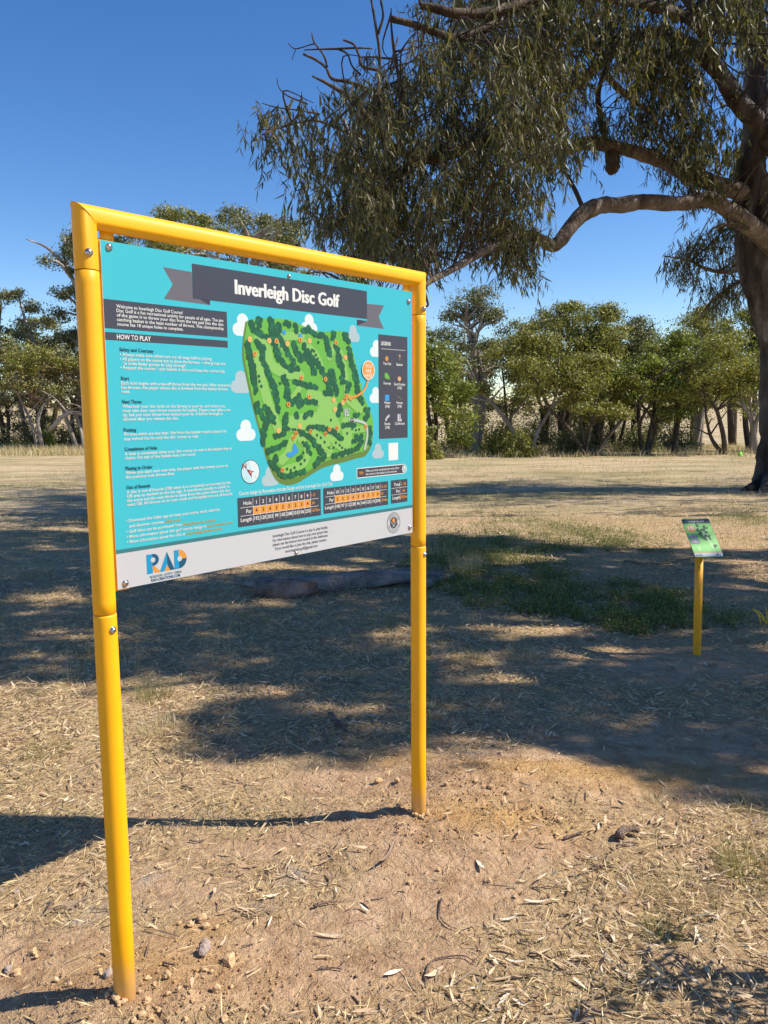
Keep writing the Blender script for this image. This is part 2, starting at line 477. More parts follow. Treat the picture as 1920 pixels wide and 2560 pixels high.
_rr = _nt.nodes.new('ShaderNodeMapRange'); _rr.inputs[3].default_value = .36; _rr.inputs[4].default_value = .62; _nt.links.new(_n3.outputs['Fac'], _rr.inputs[0]); _nt.links.new(_rr.outputs[0], _b.inputs['Roughness'])
STEEL = plain('bolt_steel', (.55, .56, .6), .25, 1.0, .1, 40)
ALU = plain('panel_alu', (.6, .6, .6), .4, .6)
T2 = (POST_R - POST_L); T2[2] = 0; SPAN = float(np.linalg.norm(T2)); T2 /= SPAN
NRM = np.array([T2[1], -T2[0], 0])
ZUP = np.array([0, 0, 1.0])
PR = .0275
sign = tag(empty('information_sign', (POST_L + POST_R) / 2 * [1, 1, 0]), 'large turquoise course map sign in a yellow pipe frame', 'sign')
SO = np.array(sign.location)
def sw(u, v, n=0.0): return POST_L * [1, 1, 0] + T2 * u + ZUP * v + NRM * n   # sign space: along, up, out
def bolt(u, v, n, d, r=.011, parent=None):
    d = np.asarray(d, float); d /= np.linalg.norm(d)
    mb = MBld(SO)
    c0 = sw(u, v, n)
    mb.tube([c0, c0 + d * .002], [r * 1.25, r * 1.25], 16)
    k = [c0 + d * (.002 + r * .75 * math.sin(a)) for a in np.linspace(0, 1.35, 6)]
    mb.tube(k, [r * math.cos(a) for a in np.linspace(0, 1.35, 6)], 16)
    mb.tube([k[-1] + d * .0004, k[-1] + d * .0008], [r * .34] * 2, 6, mi=1)
    return mb.build('bolt', [STEEL, plain('bolt_socket', (.05, .05, .05), .6)], parent or sign)
JL, JU = 1.098, 1.925
TOPZ = 2.048
for u in (0, SPAN):
    mb = MBld(SO)
    zs = [-.25, .3, JL - .03, JL - .006, JL - .0015, JL]
    mb.tube([sw(u, z) for z in zs], [PR + .0006] * 4 + [PR, PR - .003], 32)
    mb.build('lower_post', YEL, sign)
    mb = MBld(SO)
    zs = [JL + .0012, JL + .003, JL + .03, JU - .03, JU - .003, JU - .001]
    mb.tube([sw(u, z) for z in zs], [PR - .003, PR, PR, PR, PR, PR - .002], 32)
    mb.build('upper_post', YEL, sign)
    mb = MBld(SO)
    mb.tube([sw(u, JL - .02), sw(u, JL + .02)], [PR - .006] * 2, 20)
    mb.build('spigot', STEEL, sign)
# mitred top rail with short elbows
n = 32
ang = np.arange(n) * 2 * math.pi / n
ca_, sa_ = np.cos(ang) * PR, np.sin(ang) * PR
def ring(fu, fv): return [sw(fu[i], fv[i], sa_[i]) for i in range(n)]
rings = [ring(ca_, np.full(n, JU + .0005)), ring(ca_, np.full(n, JU + .004)),
         ring(ca_, TOPZ - ca_ - .0), ]
rings[0] = ring(ca_ * .94, np.full(n, JU + .0005))
rings[2] = ring(ca_, TOPZ - ca_)
rings += [ring(SPAN - ca_, TOPZ - ca_), ring(SPAN - ca_, np.full(n, JU + .004)), ring(SPAN - ca_ * .94, np.full(n, JU + .0005))]
mb = MBld(SO)
V = np.concatenate([np.array(r) for r in rings])
mb.add(V, [(i * n + j, i * n + (j + 1) % n, (i + 1) * n + (j + 1) % n, (i + 1) * n + j) for i in range(5) for j in range(n)])
rail = mb.build('top_rail', YEL, sign)
md = rail.modifiers.new('weld_edge', 'EDGE_SPLIT'); md.split_angle = R_(38)
# welded seams at the mitres
for u, sg in ((0, 1), (SPAN, -1)):
    P = [sw(u + ca_[i] * 1.0, TOPZ - sg * ca_[i], sa_[i] * 1.01) for i in list(range(n)) + [0, 1]]
    mb = MBld(SO); mb.tube(P, .0013, 6, rough=.5, cap=False); mb.build('weld_seam', YEL, rail)

# panel corners from the photograph
def uv(px, py, n=0.004):
    d = ray(px, py)
    p0 = sw(0, 0, n)
    t = ((p0 - CAM) @ NRM) / (d @ NRM)
    p = CAM + d * t
    return float((p - p0) @ T2), float(p[2])
cs = [uv(252, 592), uv(1029, 735), uv(1032, 1326), uv(293, 1482)]
U0 = (cs[0][0] + cs[3][0]) / 2; U1 = (cs[1][0] + cs[2][0]) / 2
V1 = (cs[0][1] + cs[1][1]) / 2; V0 = (cs[2][1] + cs[3][1]) / 2
NF = .004
mb = MBld(SO)
mb.box(sw((U0 + U1) / 2, (V0 + V1) / 2, NF - .002), T2 * (U1 - U0) / 2, ZUP * (V1 - V0) / 2, NRM * .002)
PW, PT, PG, POR = (1, 1, 1), 0, 0, 0
TURQ = plain('print_turquoise', lin(62, 205, 216), .35, 0, .02, 3)
panel = mb.build('sign_panel', plain('panel_white', lin(225, 225, 226), .35, 0, .02, 3), sign, sm=False)
# flat yellow bars behind the panel and the tabs that tie it to the pipes
BAR = .02
for nm, uc, vc, hu, hv in (('backing_bar', U0 + BAR - .004, (V0 + V1) / 2, BAR, (V1 - V0) / 2 + .004), ('backing_bar', U1 - BAR + .002, (V0 + V1) / 2, BAR, (V1 - V0) / 2)):
    mb = MBld(SO); mb.box(sw(uc, vc, -.0045), T2 * hu, ZUP * hv, NRM * .004); mb.build(nm, YEL, sign, sm=False)
for nm, uc, vc, hu, hv in (('tab', (PR + U0) / 2, V0 + .055, (U0 - PR) / 2 + .006, .03), ('tab', (U1 + SPAN - PR) / 2, V0 + .055, max((SPAN - PR - U1) / 2 + .006, .004), .03),
                           ('tab', U0 + .022, (V1 + TOPZ - PR) / 2, .017, (TOPZ - PR - V1) / 2 + .006), ('tab', U1 - .022, (V1 + TOPZ - PR) / 2, .017, (TOPZ - PR - V1) / 2 + .006)):
    mb = MBld(SO); mb.box(sw(uc, vc, -.0035), T2 * hu, ZUP * hv, NRM * .0025); mb.build(nm, YEL, sign, sm=False)
for u, bqx, bqy, sn in ((0, 223, 637, .25), (0, 278, 1568, .6), (SPAN, 1053, 775, .72), (SPAN, 1057, 1382, .86)):
    ax = sw(u, 1.5); tc = CAM - ax; tc[2] = 0; tc /= np.linalg.norm(tc)
    rt = np.array([-tc[1], tc[0], 0])
    q = tc * math.sqrt(1 - sn * sn) + rt * sn
    bolt(u + (q @ T2) * PR, uv(bqx, bqy, 0)[1], (q @ NRM) * PR, q, .0075)
for px, py in ((272, 618), (1021, 754), (722, 690), (313, 1458), (1024, 1318), (740, 1382)):
    u, v = uv(px, py)
    bolt(u, v, NF, NRM, .0072 if px != 722 and px != 740 else .005, panel)

# ------------------------------------------------------------------ prints
PAL = dict(white=(245, 246, 244), dark=(70, 72, 86), grey=(112, 108, 118), fold=(62, 60, 74), head=(32, 84, 104), orange=(238, 160, 66), green=(112, 190, 72),
           lime=(146, 204, 104), olive=(104, 138, 62), fir=(32, 96, 66), fir2=(34, 116, 78), fshade=(104, 170, 70), blue=(60, 160, 230), pale=(238, 190, 112), teal=(62, 128, 136),
           turq=(64, 200, 218), cloud=(232, 244, 247), gcloud=(182, 204, 212), red=(178, 40, 44), ice=(198, 236, 246), ice2=(226, 244, 250), logo_blue=(22, 160, 212),
           logo_navy=(22, 92, 128), black=(42, 42, 54), card=(212, 213, 218), road=(198, 204, 206), url=(214, 178, 60))
def pm(k):
    return plain('print_' + k, tuple(c * .66 for c in lin(*PAL[k])), .38, 0, .012, 3, spec=.4)
class Prn:
    def __init__(s): s.V = []; s.F = []; s.M = []; s.keys = []
    def mi(s, k):
        if k not in s.keys: s.keys.append(k)
        return s.keys.index(k)
    def poly(s, pts, k, layer):
        o = len(s.V)
        for u, v in pts: s.V.append((u, v, layer))
        a = sum(pts[i][0] * pts[(i + 1) % len(pts)][1] - pts[(i + 1) % len(pts)][0] * pts[i][1] for i in range(len(pts)))
        idx = list(range(o, o + len(pts)))
        s.F.append(idx if a > 0 else idx[::-1]); s.M.append(s.mi(k))
    def rect(s, u0, v0, u1, v1, k, l): s.poly([(u0, v0), (u1, v0), (u1, v1), (u0, v1)], k, l)
    def disc(s, u, v, r, k, l, n=24, ry=None):
        s.poly([(u + r * math.cos(a), v + (ry or r) * math.sin(a)) for a in np.linspace(0, 2 * math.pi, n, endpoint=False)], k, l)
    def stroke(s, pts, w, k, l):
        P = np.asarray(pts, float)
        if len(P) > 2: P = catmull(np.c_[P, np.zeros(len(P))], 5)[:, :2]
        T = np.gradient(P, axis=0); T /= np.linalg.norm(T, axis=1)[:, None] + 1e-9
        Nn = np.c_[-T[:, 1], T[:, 0]] * w / 2
        for i in range(len(P) - 1):
            s.poly([tuple(P[i] - Nn[i]), tuple(P[i + 1] - Nn[i + 1]), tuple(P[i + 1] + Nn[i + 1]), tuple(P[i] + Nn[i])], k, l + i * .004)
        s.disc(*P[0], w / 2, k, l - .05, 14); s.disc(*P[-1], w / 2, k, l - .06, 14)
    def text(s, txt, u, v, size, k, l, width=None, bold=0.0, align='L', rot=0.0):
        cu = bpy.data.curves.new('lettering', 'FONT')
        cu.body = txt; cu.size = 1; cu.resolution_u = 2; cu.fill_mode = 'FRONT'; cu.offset = bold
        o = bpy.data.objects.new('lettering', cu)
        me = bpy.data.meshes.new_from_object(o)
        if len(me.vertices):
            P = np.zeros(len(me.vertices) * 3); me.vertices.foreach_get('co', P); P = P.reshape(-1, 3)[:, :2]
            x0, x1 = P[:, 0].min(), P[:, 0].max()
            sx = size if width is None else width / (x1 - x0)
            Q = np.c_[(P[:, 0] - x0) * sx, P[:, 1] * size]
            if align == 'C': Q[:, 0] -= (x1 - x0) * sx / 2
            if align == 'R': Q[:, 0] -= (x1 - x0) * sx
            if rot: Q = Q @ np.array([[math.cos(rot), math.sin(rot)], [-math.sin(rot), math.cos(rot)]])
            o0 = len(s.V)
            s.V += [(u + q[0], v + q[1], l) for q in Q]
            m = s.mi(k)
            for p in me.polygons:
                s.F.append([o0 + i for i in p.vertices]); s.M.append(m)
        bpy.data.objects.remove(o); bpy.data.meshes.remove(me); bpy.data.curves.remove(cu)
    def build(s, name, parent, fn, org):
        V = np.array([fn(u, v, l) for u, v, l in s.V]) - org
        me = mesh_np(name, V, [i for f in s.F for i in f], [len(f) for f in s.F])
        for k in s.keys: me.materials.append(pm(k))
        me.polygons.foreach_set('material_index', s.M)
        return link(name, me, None, parent)
LY = .0003
def on_panel(u, v, l): return sw(u, v, NF + LY * l)
def z1(x, y): return uv(150 + x / 3.0164, 480 + y / 3.0164)
def z2(x, y): return uv(250 + x / 4.1475, 980 + y / 4.1475)
def z3(x, y): return uv(560 + x / 3.1904, 740 + y / 3.1904)
def z4(x, y): return uv(580 + x / 3.318, 1180 + y / 3.318)
def u_at(px, v):
    lo, hi = -.2, SPAN + .2
    for _ in range(40):
        m = (lo + hi) / 2
        if proj(sw(m, v, NF))[0] < px: lo = m
        else: hi = m
    return lo
XS = {1: (150, 3.0164), 2: (250, 4.1475), 3: (560, 3.1904), 4: (580, 3.318)}
ZF = {1: z1, 2: z2, 3: z3, 4: z4}
def line(p, z, x, y, xe, txt, size, k='white', l=3, bold=.012):
    u, v = ZF[z](x, y)
    a, sc = XS[z]
    ue = u_at(a + xe / sc, v)
    p.text(txt, u, v, size, k, l, ue - u, bold)
    return u, v
def pbuild(p, name): return p.build(name, panel, on_panel, SO)

p = Prn()
vs = (z2(180, 1690)[1] + z4(1500, 290)[1]) / 2
vt = (z2(180, 1645)[1] + z4(1500, 268)[1]) / 2
p.rect(U0, vt, U1, V1, 'turq', .5); p.rect(U0, vs, U1, vt, 'teal', .5)
p.rect(U0, V0, U1, vs, 'card', .5)
pbuild(p, 'background_print')

p = Prn()
bl, bb = z1(993, 517), z1(1003, 780)
br, brb = uv(916.6, 734), z3(1140, 200)
bu0 = (bl[0] + bb[0]) / 2; bu1 = (br[0] + brb[0]) / 2; bv1 = (bl[1] + br[1]) / 2; bv0 = (bb[1] + brb[1]) / 2
p.poly([z1(*q) for q in ((775, 566), (993, 603), (1003, 780), (1130, 853), (783, 806), (850, 697))], 'grey', 1)
p.poly([z1(*q) for q in ((1003, 778), (1130, 797), (1130, 853))], 'fold', 2)
p.poly([z3(*q) for q in ((1140, 62), (1276, 75), (1233, 165), (1275, 263), (1060, 235), (1140, 200))], 'grey', 1)
p.poly([z3(*q) for q in ((1060, 188), (1140, 200), (1060, 235))], 'fold', 2)
p.rect(bu0, bv0, bu1, bv1, 'dark', 3)
pbuild(p, 'title_banner')
p = Prn()
u, v = z1(1320, 757); ue, ve = z3(917, 98)
capn = z1(1315, 645)[1] - v
for i in range(5): p.text('Inverleigh Disc Golf', u + (i - 2) * .0009, (v + ve) / 2, capn / .73, 'white', 4 + i * .1, ue - u, .012)
pbuild(p, 'title_lettering')

p = Prn()
ur = (z1(1256, 920)[0] + z1(1265, 1110)[0]) / 2
p.rect(U0, z1(348, 1027)[1], ur, z1(335, 805)[1], 'dark', 1)
p.rect(U0, z1(353, 1115)[1], ur, z1(350, 1055)[1], 'dark', 1)
pbuild(p, 'intro_box')
p = Prn()
TS = .0116
for x, y, xe, t in ((424, 872, 924, 'Welcome to Inverleigh Disc Golf Course!'), (425, 905, 1230, 'Disc Golf is a fun recreational activity for people of all ages. The aim'),
                    (427, 938, 1232, 'of the game is to throw your disc from the tee pad into the disc'), (428, 972, 1233, 'catching basket in the least number of throws. This championship'),
                    (430, 1006, 929, 'course has 18 unique holes to complete.')):
    line(p, 1, x, y, xe, t, TS)
line(p, 1, 428, 1108, 685, 'HOW TO PLAY', .0165, bold=.02)
pbuild(p, 'intro_lettering')
p = Prn()
for z, x, y, xe, t in ((1, 448, 1199, 705, 'Safety and Courtesy'), (1, 458, 1417, 523, 'Start'), (2, 228, 118, 432, 'Next Throw'), (2, 244, 412, 375, 'Putting'),
                       (2, 254, 611, 592, 'Completion of Hole'), (2, 263, 811, 545, 'Playing in Order'), (2, 272, 1008, 520, 'Out of Bounds')):
    p = Prn(); line(p, z, x, y, xe, t, .0125, 'head', bold=.02); pbuild(p, 'rule_heading')
p = Prn()
for z, x, y, xe, t in ((1, 450, 1235, 1145, '• Always make sure others are out of range before playing.'), (1, 451, 1270, 1245, '• All players on the course are to share the fairways – slow groups are'),
                       (1, 475, 1303, 955, "to invite faster groups to 'play through'."), (1, 455, 1335, 1245, '• Respect the course – put rubbish in bins and keep the course tidy.'),
                       (1, 460, 1452, 1282, 'Each hole begins with a tee-off throw from the tee pad. After everyone'), (1, 461, 1485, 1263, 'has thrown, the player whose disc is furthest from the basket throws'),
                       (1, 463, 1516, 527, 'next.'),
                       (2, 231, 165, 1295, 'Wherever your disc lands on the fairway is your lie, and where you'), (2, 233, 209, 1350, 'must take your next throw towards the basket. Players may take a run'),
                       (2, 235, 253, 1268, 'up, but you must throw from behind your lie. A follow through is'), (2, 237, 298, 817, 'allowed after you release the disc.'),
                       (2, 245, 455, 1308, 'Throws which are less than 10m from the basket require players to'), (2, 247, 503, 1022, 'stay behind the lie until the disc comes to rest.'),
                       (2, 256, 658, 1370, 'A hole is completed when your disc comes to rest in the basket tray or'), (2, 258, 702, 992, 'chains. On top of the basket does not count.'),
                       (2, 265, 855, 1325, 'When you start each new hole, the player with the lowest score on'), (2, 266, 900, 772, 'the previous hole throws first.'),
                       (2, 275, 1054, 1352, 'A disc is out of bounds (OB) when it is completely surrounded by the'), (2, 277, 1098, 1340, 'OB area as marked on the tee sign. A one-throw penalty is added to'),
                       (2, 278, 1143, 1347, 'the score and the next throw is taken from the point where the disc'), (2, 280, 1186, 1377, 'went OB. All throws on or over roads and footpaths are out of bounds.'),
                       (2, 268, 1352, 1242, '• Download the Udisc app to keep your score, track statistics'), (2, 302, 1406, 665, 'and discover courses:'), (2, 272, 1466, 850, '• Golf discs can be purchased from'),
                       (2, 275, 1520, 1102, '• More information about disc golf course design at'), (2, 278, 1573, 882, '• More information about the club at')):
    line(p, z, x, y, xe, t, TS)
def after(y, xs, x0, xe, t):                # orange addresses that follow a line
    u, v = z2(xs, y)
    ua = u_at(250 + x0 / 4.1475, v); ub = u_at(250 + xe / 4.1475, v)
    p.text(t, ua, v, TS, 'url', 3, ub - ua, .01)
after(1406, 302, 675, 835, 'udisc.com'); after(1466, 272, 860, 1197, 'flyingdiscstore.com.au'); after(1520, 275, 1112, 1375, 'rad-creations.com'); after(1573, 278, 893, 1262, 'inverleighgolfclub.asn.au')
pbuild(p, 'rules_lettering')

# ------------------------------------------------------------------ course map
p = Prn()
def mapv(pts): return [z3(*q) for q in pts]
land = [(185, 195), (270, 180), (400, 178), (520, 190), (620, 232), (700, 272), (800, 285), (900, 278), (975, 290), (1000, 340), (1040, 500), (1070, 620), (1110, 780), (1150, 880), (1180, 960),
        (1190, 1040), (1180, 1140), (1130, 1230), (1060, 1250), (960, 1280), (870, 1300), (780, 1330), (680, 1390), (600, 1440), (520, 1460), (450, 1440), (400, 1380), (340, 1230), (290, 1060), (240, 870),
        (190, 640), (160, 480), (165, 330)]
def smoothpoly(pts, k=4):
    P = np.asarray(pts, float); P = np.vstack([P, P[0]])
    return [tuple(q) for q in catmull(np.c_[P, np.zeros(len(P))], k)[:-1, :2]]
def cloud(x, y, s, k, l=.8):
    u, v = z3(x, y)
    p.disc(u, v + .012 * s, .015 * s, k, l); p.disc(u - .014 * s, v - .006 * s, .013 * s, k, l + .02); p.disc(u + .014 * s, v - .006 * s, .013 * s, k, l + .04); p.rect(u - .016 * s, v - .019 * s, u + .016 * s, v - .002 * s, k, l + .06)
for x, y, s, k in ((150, 245, 1.35, 'cloud'), (680, 235, 1.25, 'cloud'), (1030, 310, 1.15, 'gcloud'), (1215, 430, 1.2, 'cloud'), (135, 700, 1.35, 'gcloud'), (1210, 800, 1.15, 'cloud'),
                   (175, 1085, 1.3, 'cloud'), (1228, 1245, 1.1, 'gcloud'), (370, 1450, 1.25, 'gcloud'), (900, 1420, 1.15, 'cloud')):
    p = Prn(); cloud(x, y, s, k); pbuild(p, 'cloud_print')
p = Prn()
lp = mapv(smoothpoly(land, 3))
cu_ = np.mean([q[0] for q in lp])
p.poly([(u - .004 + (u - cu_) * .012, v - .0185 if v < 1.5 else v - .004) for u, v in lp], 'olive', 1)
p.poly(lp, 'green', 2)
WS = .93 / 1000
fair = [([(270, 340), (340, 420), (370, 540), (450, 600), (610, 640)], 34), ([(250, 480), (290, 640), (350, 850), (430, 1060)], 36), ([(640, 370), (740, 480), (800, 650)], 24), ([(540, 500), (450, 380)], 24),
        ([(875, 400), (840, 490)], 24), ([(930, 460), (970, 640), (975, 780)], 26), ([(600, 735), (530, 850)], 22), ([(690, 800), (800, 830), (880, 890)], 46), ([(540, 1020), (640, 1000), (760, 990), (840, 1060)], 52),
        ([(770, 920), (850, 960), (900, 1050)], 38), ([(970, 1020), (980, 1120), (960, 1220)], 50), ([(550, 1140), (510, 1250), (460, 1310)], 32), ([(600, 1120), (660, 1220), (640, 1330), (480, 1390)], 28),
        ([(690, 1090), (830, 1200), (830, 1240)], 40), ([(810, 1110), (950, 1220)], 28), ([(990, 820), (1080, 900)], 36), ([(1010, 1070), (1120, 1060)], 22), ([(470, 320), (620, 320)], 26)]
for i, (pts, w) in enumerate(fair):
    q = mapv(pts)
    p.stroke([(a + .001, b - .003) for a, b in q], w * WS, 'fshade', 3 + i * .02)
    p.stroke(q, w * WS, 'lime', 3.6 + i * .02)
pbuild(p, 'course_map')
p = Prn()
trees = [[(215, 210), (230, 270), (340, 330)], [(280, 190), (275, 260)], [(370, 190), (385, 240), (380, 320), (410, 400), (430, 480), (470, 540), (530, 590), (600, 580)], [(430, 230), (440, 330), (470, 400), (530, 480), (560, 560)],
         [(480, 215), (520, 240)], [(570, 240), (570, 290)], [(640, 280), (680, 260), (720, 310), (800, 310), (820, 380), (840, 480)], [(550, 370), (570, 430), (600, 500), (650, 480), (700, 540), (720, 640)],
         [(640, 400), (700, 500), (760, 560), (830, 690), (850, 780), (790, 780)], [(190, 380), (200, 480), (230, 590), (240, 680), (260, 780)], [(260, 370), (310, 420), (300, 500), (340, 600), (380, 680), (410, 780), (430, 930)],
         [(470, 640), (500, 700), (500, 790), (540, 860), (600, 800), (600, 880), (650, 840), (750, 850)], [(560, 680), (620, 700), (700, 720), (740, 740)], [(880, 300), (870, 350)], [(960, 300), (985, 370)],
         [(890, 400), (910, 470), (940, 600), (940, 700)], [(850, 590), (870, 660), (910, 790)], [(990, 420), (1020, 540), (1050, 650), (1060, 740), (1090, 830), (1100, 870)], [(990, 690), (985, 780)],
         [(260, 860), (290, 940), (340, 1000), (310, 1090), (320, 1190)], [(330, 880), (370, 950), (410, 1020)], [(490, 950), (480, 1020), (490, 1090), (430, 1110), (390, 1120)], [(570, 940), (570, 980)],
         [(640, 960), (710, 930)], [(660, 1060), (740, 1040), (820, 1070), (880, 1090), (940, 1150)], [(600, 1080), (700, 1140), (760, 1220), (800, 1280), (700, 1360)], [(350, 1240), (420, 1210), (500, 1160)],
         [(420, 1280), (400, 1330)], [(370, 1330), (420, 1380), (470, 1430), (560, 1430), (640, 1390)], [(600, 1290), (570, 1310)], [(640, 1170), (690, 1260)], [(1060, 1120), (1100, 1160), (1050, 1220), (960, 1250), (860, 1280)],
         [(1040, 940), (1080, 960)], [(1140, 900), (1130, 1000)], [(1160, 1050), (1150, 1180)], [(930, 870), (910, 960)], [(940, 1030), (1060, 1030)], [(1040, 1160), (1100, 1110)]]
rr = random.Random(3)
k = 0
for t in trees:
    for (a, b_) in zip(t[:-1], t[1:]):
        L = math.dist(a, b_)
        m = max(2, int(L / 13))
        for i in range(m):
            f = i / m
            for _ in range(2):
                x = a[0] + (b_[0] - a[0]) * f + rr.uniform(-15, 15); y = a[1] + (b_[1] - a[1]) * f + rr.uniform(-10, 10)
                u, v = z3(x, y)
                k += 1
                p.disc(u, v, rr.uniform(.0055, .0098), 'fir2' if rr.random() < .2 else 'fir', 5 + (k % 97) * .015, 9)
for x, y in ((700, 430), (750, 370), (715, 440), (730, 470), (745, 500), (760, 530), (775, 570), (790, 600), (500, 1380), (530, 1390), (560, 1370), (610, 1340), (640, 1310), (630, 1250), (740, 1110), (770, 1130), (800, 1165), (870, 1210),
             (890, 1170), (920, 1190), (940, 1210), (965, 1225), (980, 1095), (520, 1060), (545, 1065), (565, 1065), (1020, 1060), (1050, 1070), (1075, 1065), (685, 920), (445, 697), (275, 640), (280, 680), (295, 720), (850, 990)):
    u, v = z3(x, y); p.disc(u, v, .005, 'fir', 5.5, 9)
pbuild(p, 'map_trees')
p = Prn()
for x, y, rx, ry in ((475, 290, .008, .007), (605, 315, .007, .006)):
    p = Prn(); u, v = z3(x, y); p.disc(u, v, rx, 'blue', 7, 12, ry); pbuild(p, 'pond_print')
p = Prn()
p.poly(mapv(smoothpoly([(555, 1170), (578, 1200), (590, 1240), (560, 1265), (530, 1285), (498, 1275), (500, 1250), (540, 1240), (545, 1200)], 3)), 'blue', 7)
pbuild(p, 'pond_print'); p = Prn()
p.stroke(mapv([(1000, 985), (1060, 995), (1125, 1020), (1140, 1080), (1135, 1150), (1118, 1220)]), .009, 'road', 7)
pbuild(p, 'road_print'); p = Prn()
u, v = z3(978, 930)
for a, b_, c_, d_ in ((-.012, -.012, -.004, .012), (-.002, -.012, .01, -.004), (-.002, -.002, .006, .006), (-.002, .008, .004, .012), (.008, .006, .012, .014)): p.rect(u + a, v + b_, u + c_, v + d_, 'road', 7)
pbuild(p, 'clubhouse_print')
for x, y in ((203, 345), (358, 357), (503, 380), (680, 357), (967, 490), (872, 830), (945, 850), (882, 906), (600, 1037), (433, 1073)):
    p = Prn(); u, v = z3(x, y); p.disc(u, v, .0085, 'pale', 7, 14); p.disc(u, v, .002, 'orange', 7.5, 8); pbuild(p, 'sand_marker')
for t, x, y in ((7, 243, 463), (5, 415, 360), (4, 603, 350), (2, 890, 372), (6, 615, 652), (3, 807, 663), (1, 977, 797), (10, 962, 826), (9, 677, 805), (8, 510, 865), (13, 898, 1052), (12, 838, 1062), (18, 807, 1100), (17, 689, 1080),
                (16, 571, 1096), (14, 550, 1132), (15, 463, 1388), (11, 1127, 1043)):
    p = Prn(); u, v = z3(x, y); p.disc(u, v, .0078, 'orange', 8, 16); p.text(str(t), u, v - .0035, .0105, 'black', 9, None, .02, 'C'); pbuild(p, 'hole_marker')
p = Prn()
u, v = z3(1017, 990); p.disc(u, v, .008, 'dark', 8, 16); p.text('P', u, v - .0035, .011, 'white', 9, None, .02, 'C')
# you are here
u, v = z3(1147, 592); rv = (z3(1147, 515)[1] - v)
pts = mapv([(1147, 640), (1140, 690), (1110, 755), (1060, 795), (1000, 812)])
p.stroke(pts, .0075, 'orange', 9)
pbuild(p, 'pointer_line'); p = Prn()
a = z3(985, 815); p.poly([a, (a[0] + .018, a[1] + .011), (a[0] + .018, a[1] - .011)], 'orange', 9.6)
pbuild(p, 'pointer_arrow'); p = Prn()
p.disc(u, v, rv, 'white', 9.8, 40); p.disc(u, v, rv * .9, 'orange', 10.2, 40)
for i, t in enumerate(('YOU', 'ARE', 'HERE')): p.text(t, u, v + .008 - i * .0155, .0165, 'white', 10.6, None, .008, 'C')
pbuild(p, 'you_are_here_marker')

# compass
p = Prn()
u, v = z3(210, 1402); rv = z3(210, 1306)[1] - v
p.disc(u, v, rv, 'dark', 2, 48); p.disc(u, v, rv * .94, 'ice', 2.5, 48)
p.poly([(u + .003, v), *[(u + rv * .94 * math.cos(a), v + rv * .94 * math.sin(a)) for a in np.linspace(R_(100), R_(-80), 20)]], 'ice2', 3)
d = rv
p.poly([(u - .45 * d, v + .25 * d), (u + .4 * d, v + .0 * d), (u + .12 * d, v - .08 * d)], 'red', 3.5); p.poly([(u - .45 * d, v + .25 * d), (u + .12 * d, v - .08 * d), (u + .1 * d, v - .48 * d)], 'logo_navy', 3.5)
p.poly([(u - .45 * d, v + .25 * d), (u + .4 * d, v), (u + .1 * d, v - .1 * d), (u + .1 * d, v - .45 * d)], 'red', 3.7)
for a in (50, 230, 320): p.stroke([(u + .62 * d * math.cos(R_(a)), v + .62 * d * math.sin(R_(a))), (u + .76 * d * math.cos(R_(a)), v + .76 * d * math.sin(R_(a)))], .0022, 'pale', 4)
p.disc(u + .01 * d, v - .02 * d, .0022, 'white', 4.2, 10)
p.text('N', u - .62 * d, v + .3 * d, .021, 'red', 4, None, .02, 'C')
pbuild(p, 'compass_print')

# legend
p = Prn()
lu0 = (z3(1229, 302)[0] + z3(1236, 1140)[0]) / 2; lu1 = (z3(1463, 330)[0] + z3(1464, 1130)[0]) / 2
lv1 = (z3(1229, 302)[1] + z3(1463, 330)[1]) / 2; lv0 = (z3(1236, 1140)[1] + z3(1464, 1130)[1]) / 2
p.rect(lu0, lv0, lu1, lv1, 'dark', 1)
u, v = z3(1252, 390); ue = u_at(560 + 1330 / 3.1904, v); p.text('LEGEND', u, v, .017, 'white', 2, ue - u, .02)
u, v = z3(1252, 420); ue = u_at(560 + 1446 / 3.1904, v); p.rect(u, v - .0006, ue, v + .0006, 'white', 2)
for i, (x, y, t) in enumerate(((1300, 550, 'Tee Pad'), (1400, 557, 'Basket'), (1302, 706, 'Fairway'), (1400, 713, 'Sand Scrape|(OB)'), (1302, 860, 'Water|(OB)'), (1400, 860, 'Fences|(OB)'), (1303, 1028, 'Roads|(OB)'), (1401, 1026, 'Clubhouse'))):
    u, v = z3(x, y)
    for j, tt in enumerate(t.split('|')): p.text(tt, u, v - j * .0125, .0125, 'white', 2, None, .01, 'C')
u, v = z3(1298, 500); p.disc(u, v, .008, 'orange', 2); p.text('1', u, v - .0035, .01, 'black', 3, None, .02, 'C')
u, v = z3(1400, 500); p.rect(u - .005, v + .009, u + .005, v + .013, 'orange', 2); p.rect(u - .001, v - .012, u + .001, v + .009, 'grey', 2.2); p.rect(u - .005, v - .006, u + .005, v, 'grey', 2.4)
for q in (-.004, -.002, .002, .004): p.poly([(u + q - .0005, v + .009), (u + q + .0005, v + .009), (u + q * .3, v)], 'road', 2.6)
u, v = z3(1300, 645); p.poly(smoothpoly([(u - .014, v + .01), (u, v + .012), (u + .014, v - .004), (u + .012, v - .009), (u - .01, v - .006)]), 'olive', 2); p.poly(smoothpoly([(u - .013, v + .011), (u, v + .013), (u + .013, v - .002), (u + .011, v - .006), (u - .01, v - .003)]), 'green', 2.4)
u, v = z3(1398, 660); p.disc(u, v, .009, 'pale', 2, 18, .008); p.rect(u - .0006, v, u + .0006, v + .018, 'red', 2.4)
u, v = z3(1300, 812); p.rect(u - .011, v - .01, u + .011, v + .01, 'blue', 2)
u, v = z3(1400, 812)
for q in range(6): p.disc(u - .011 + q * .0045, v + .005 - q * .002, .0012, 'pale', 2, 8)
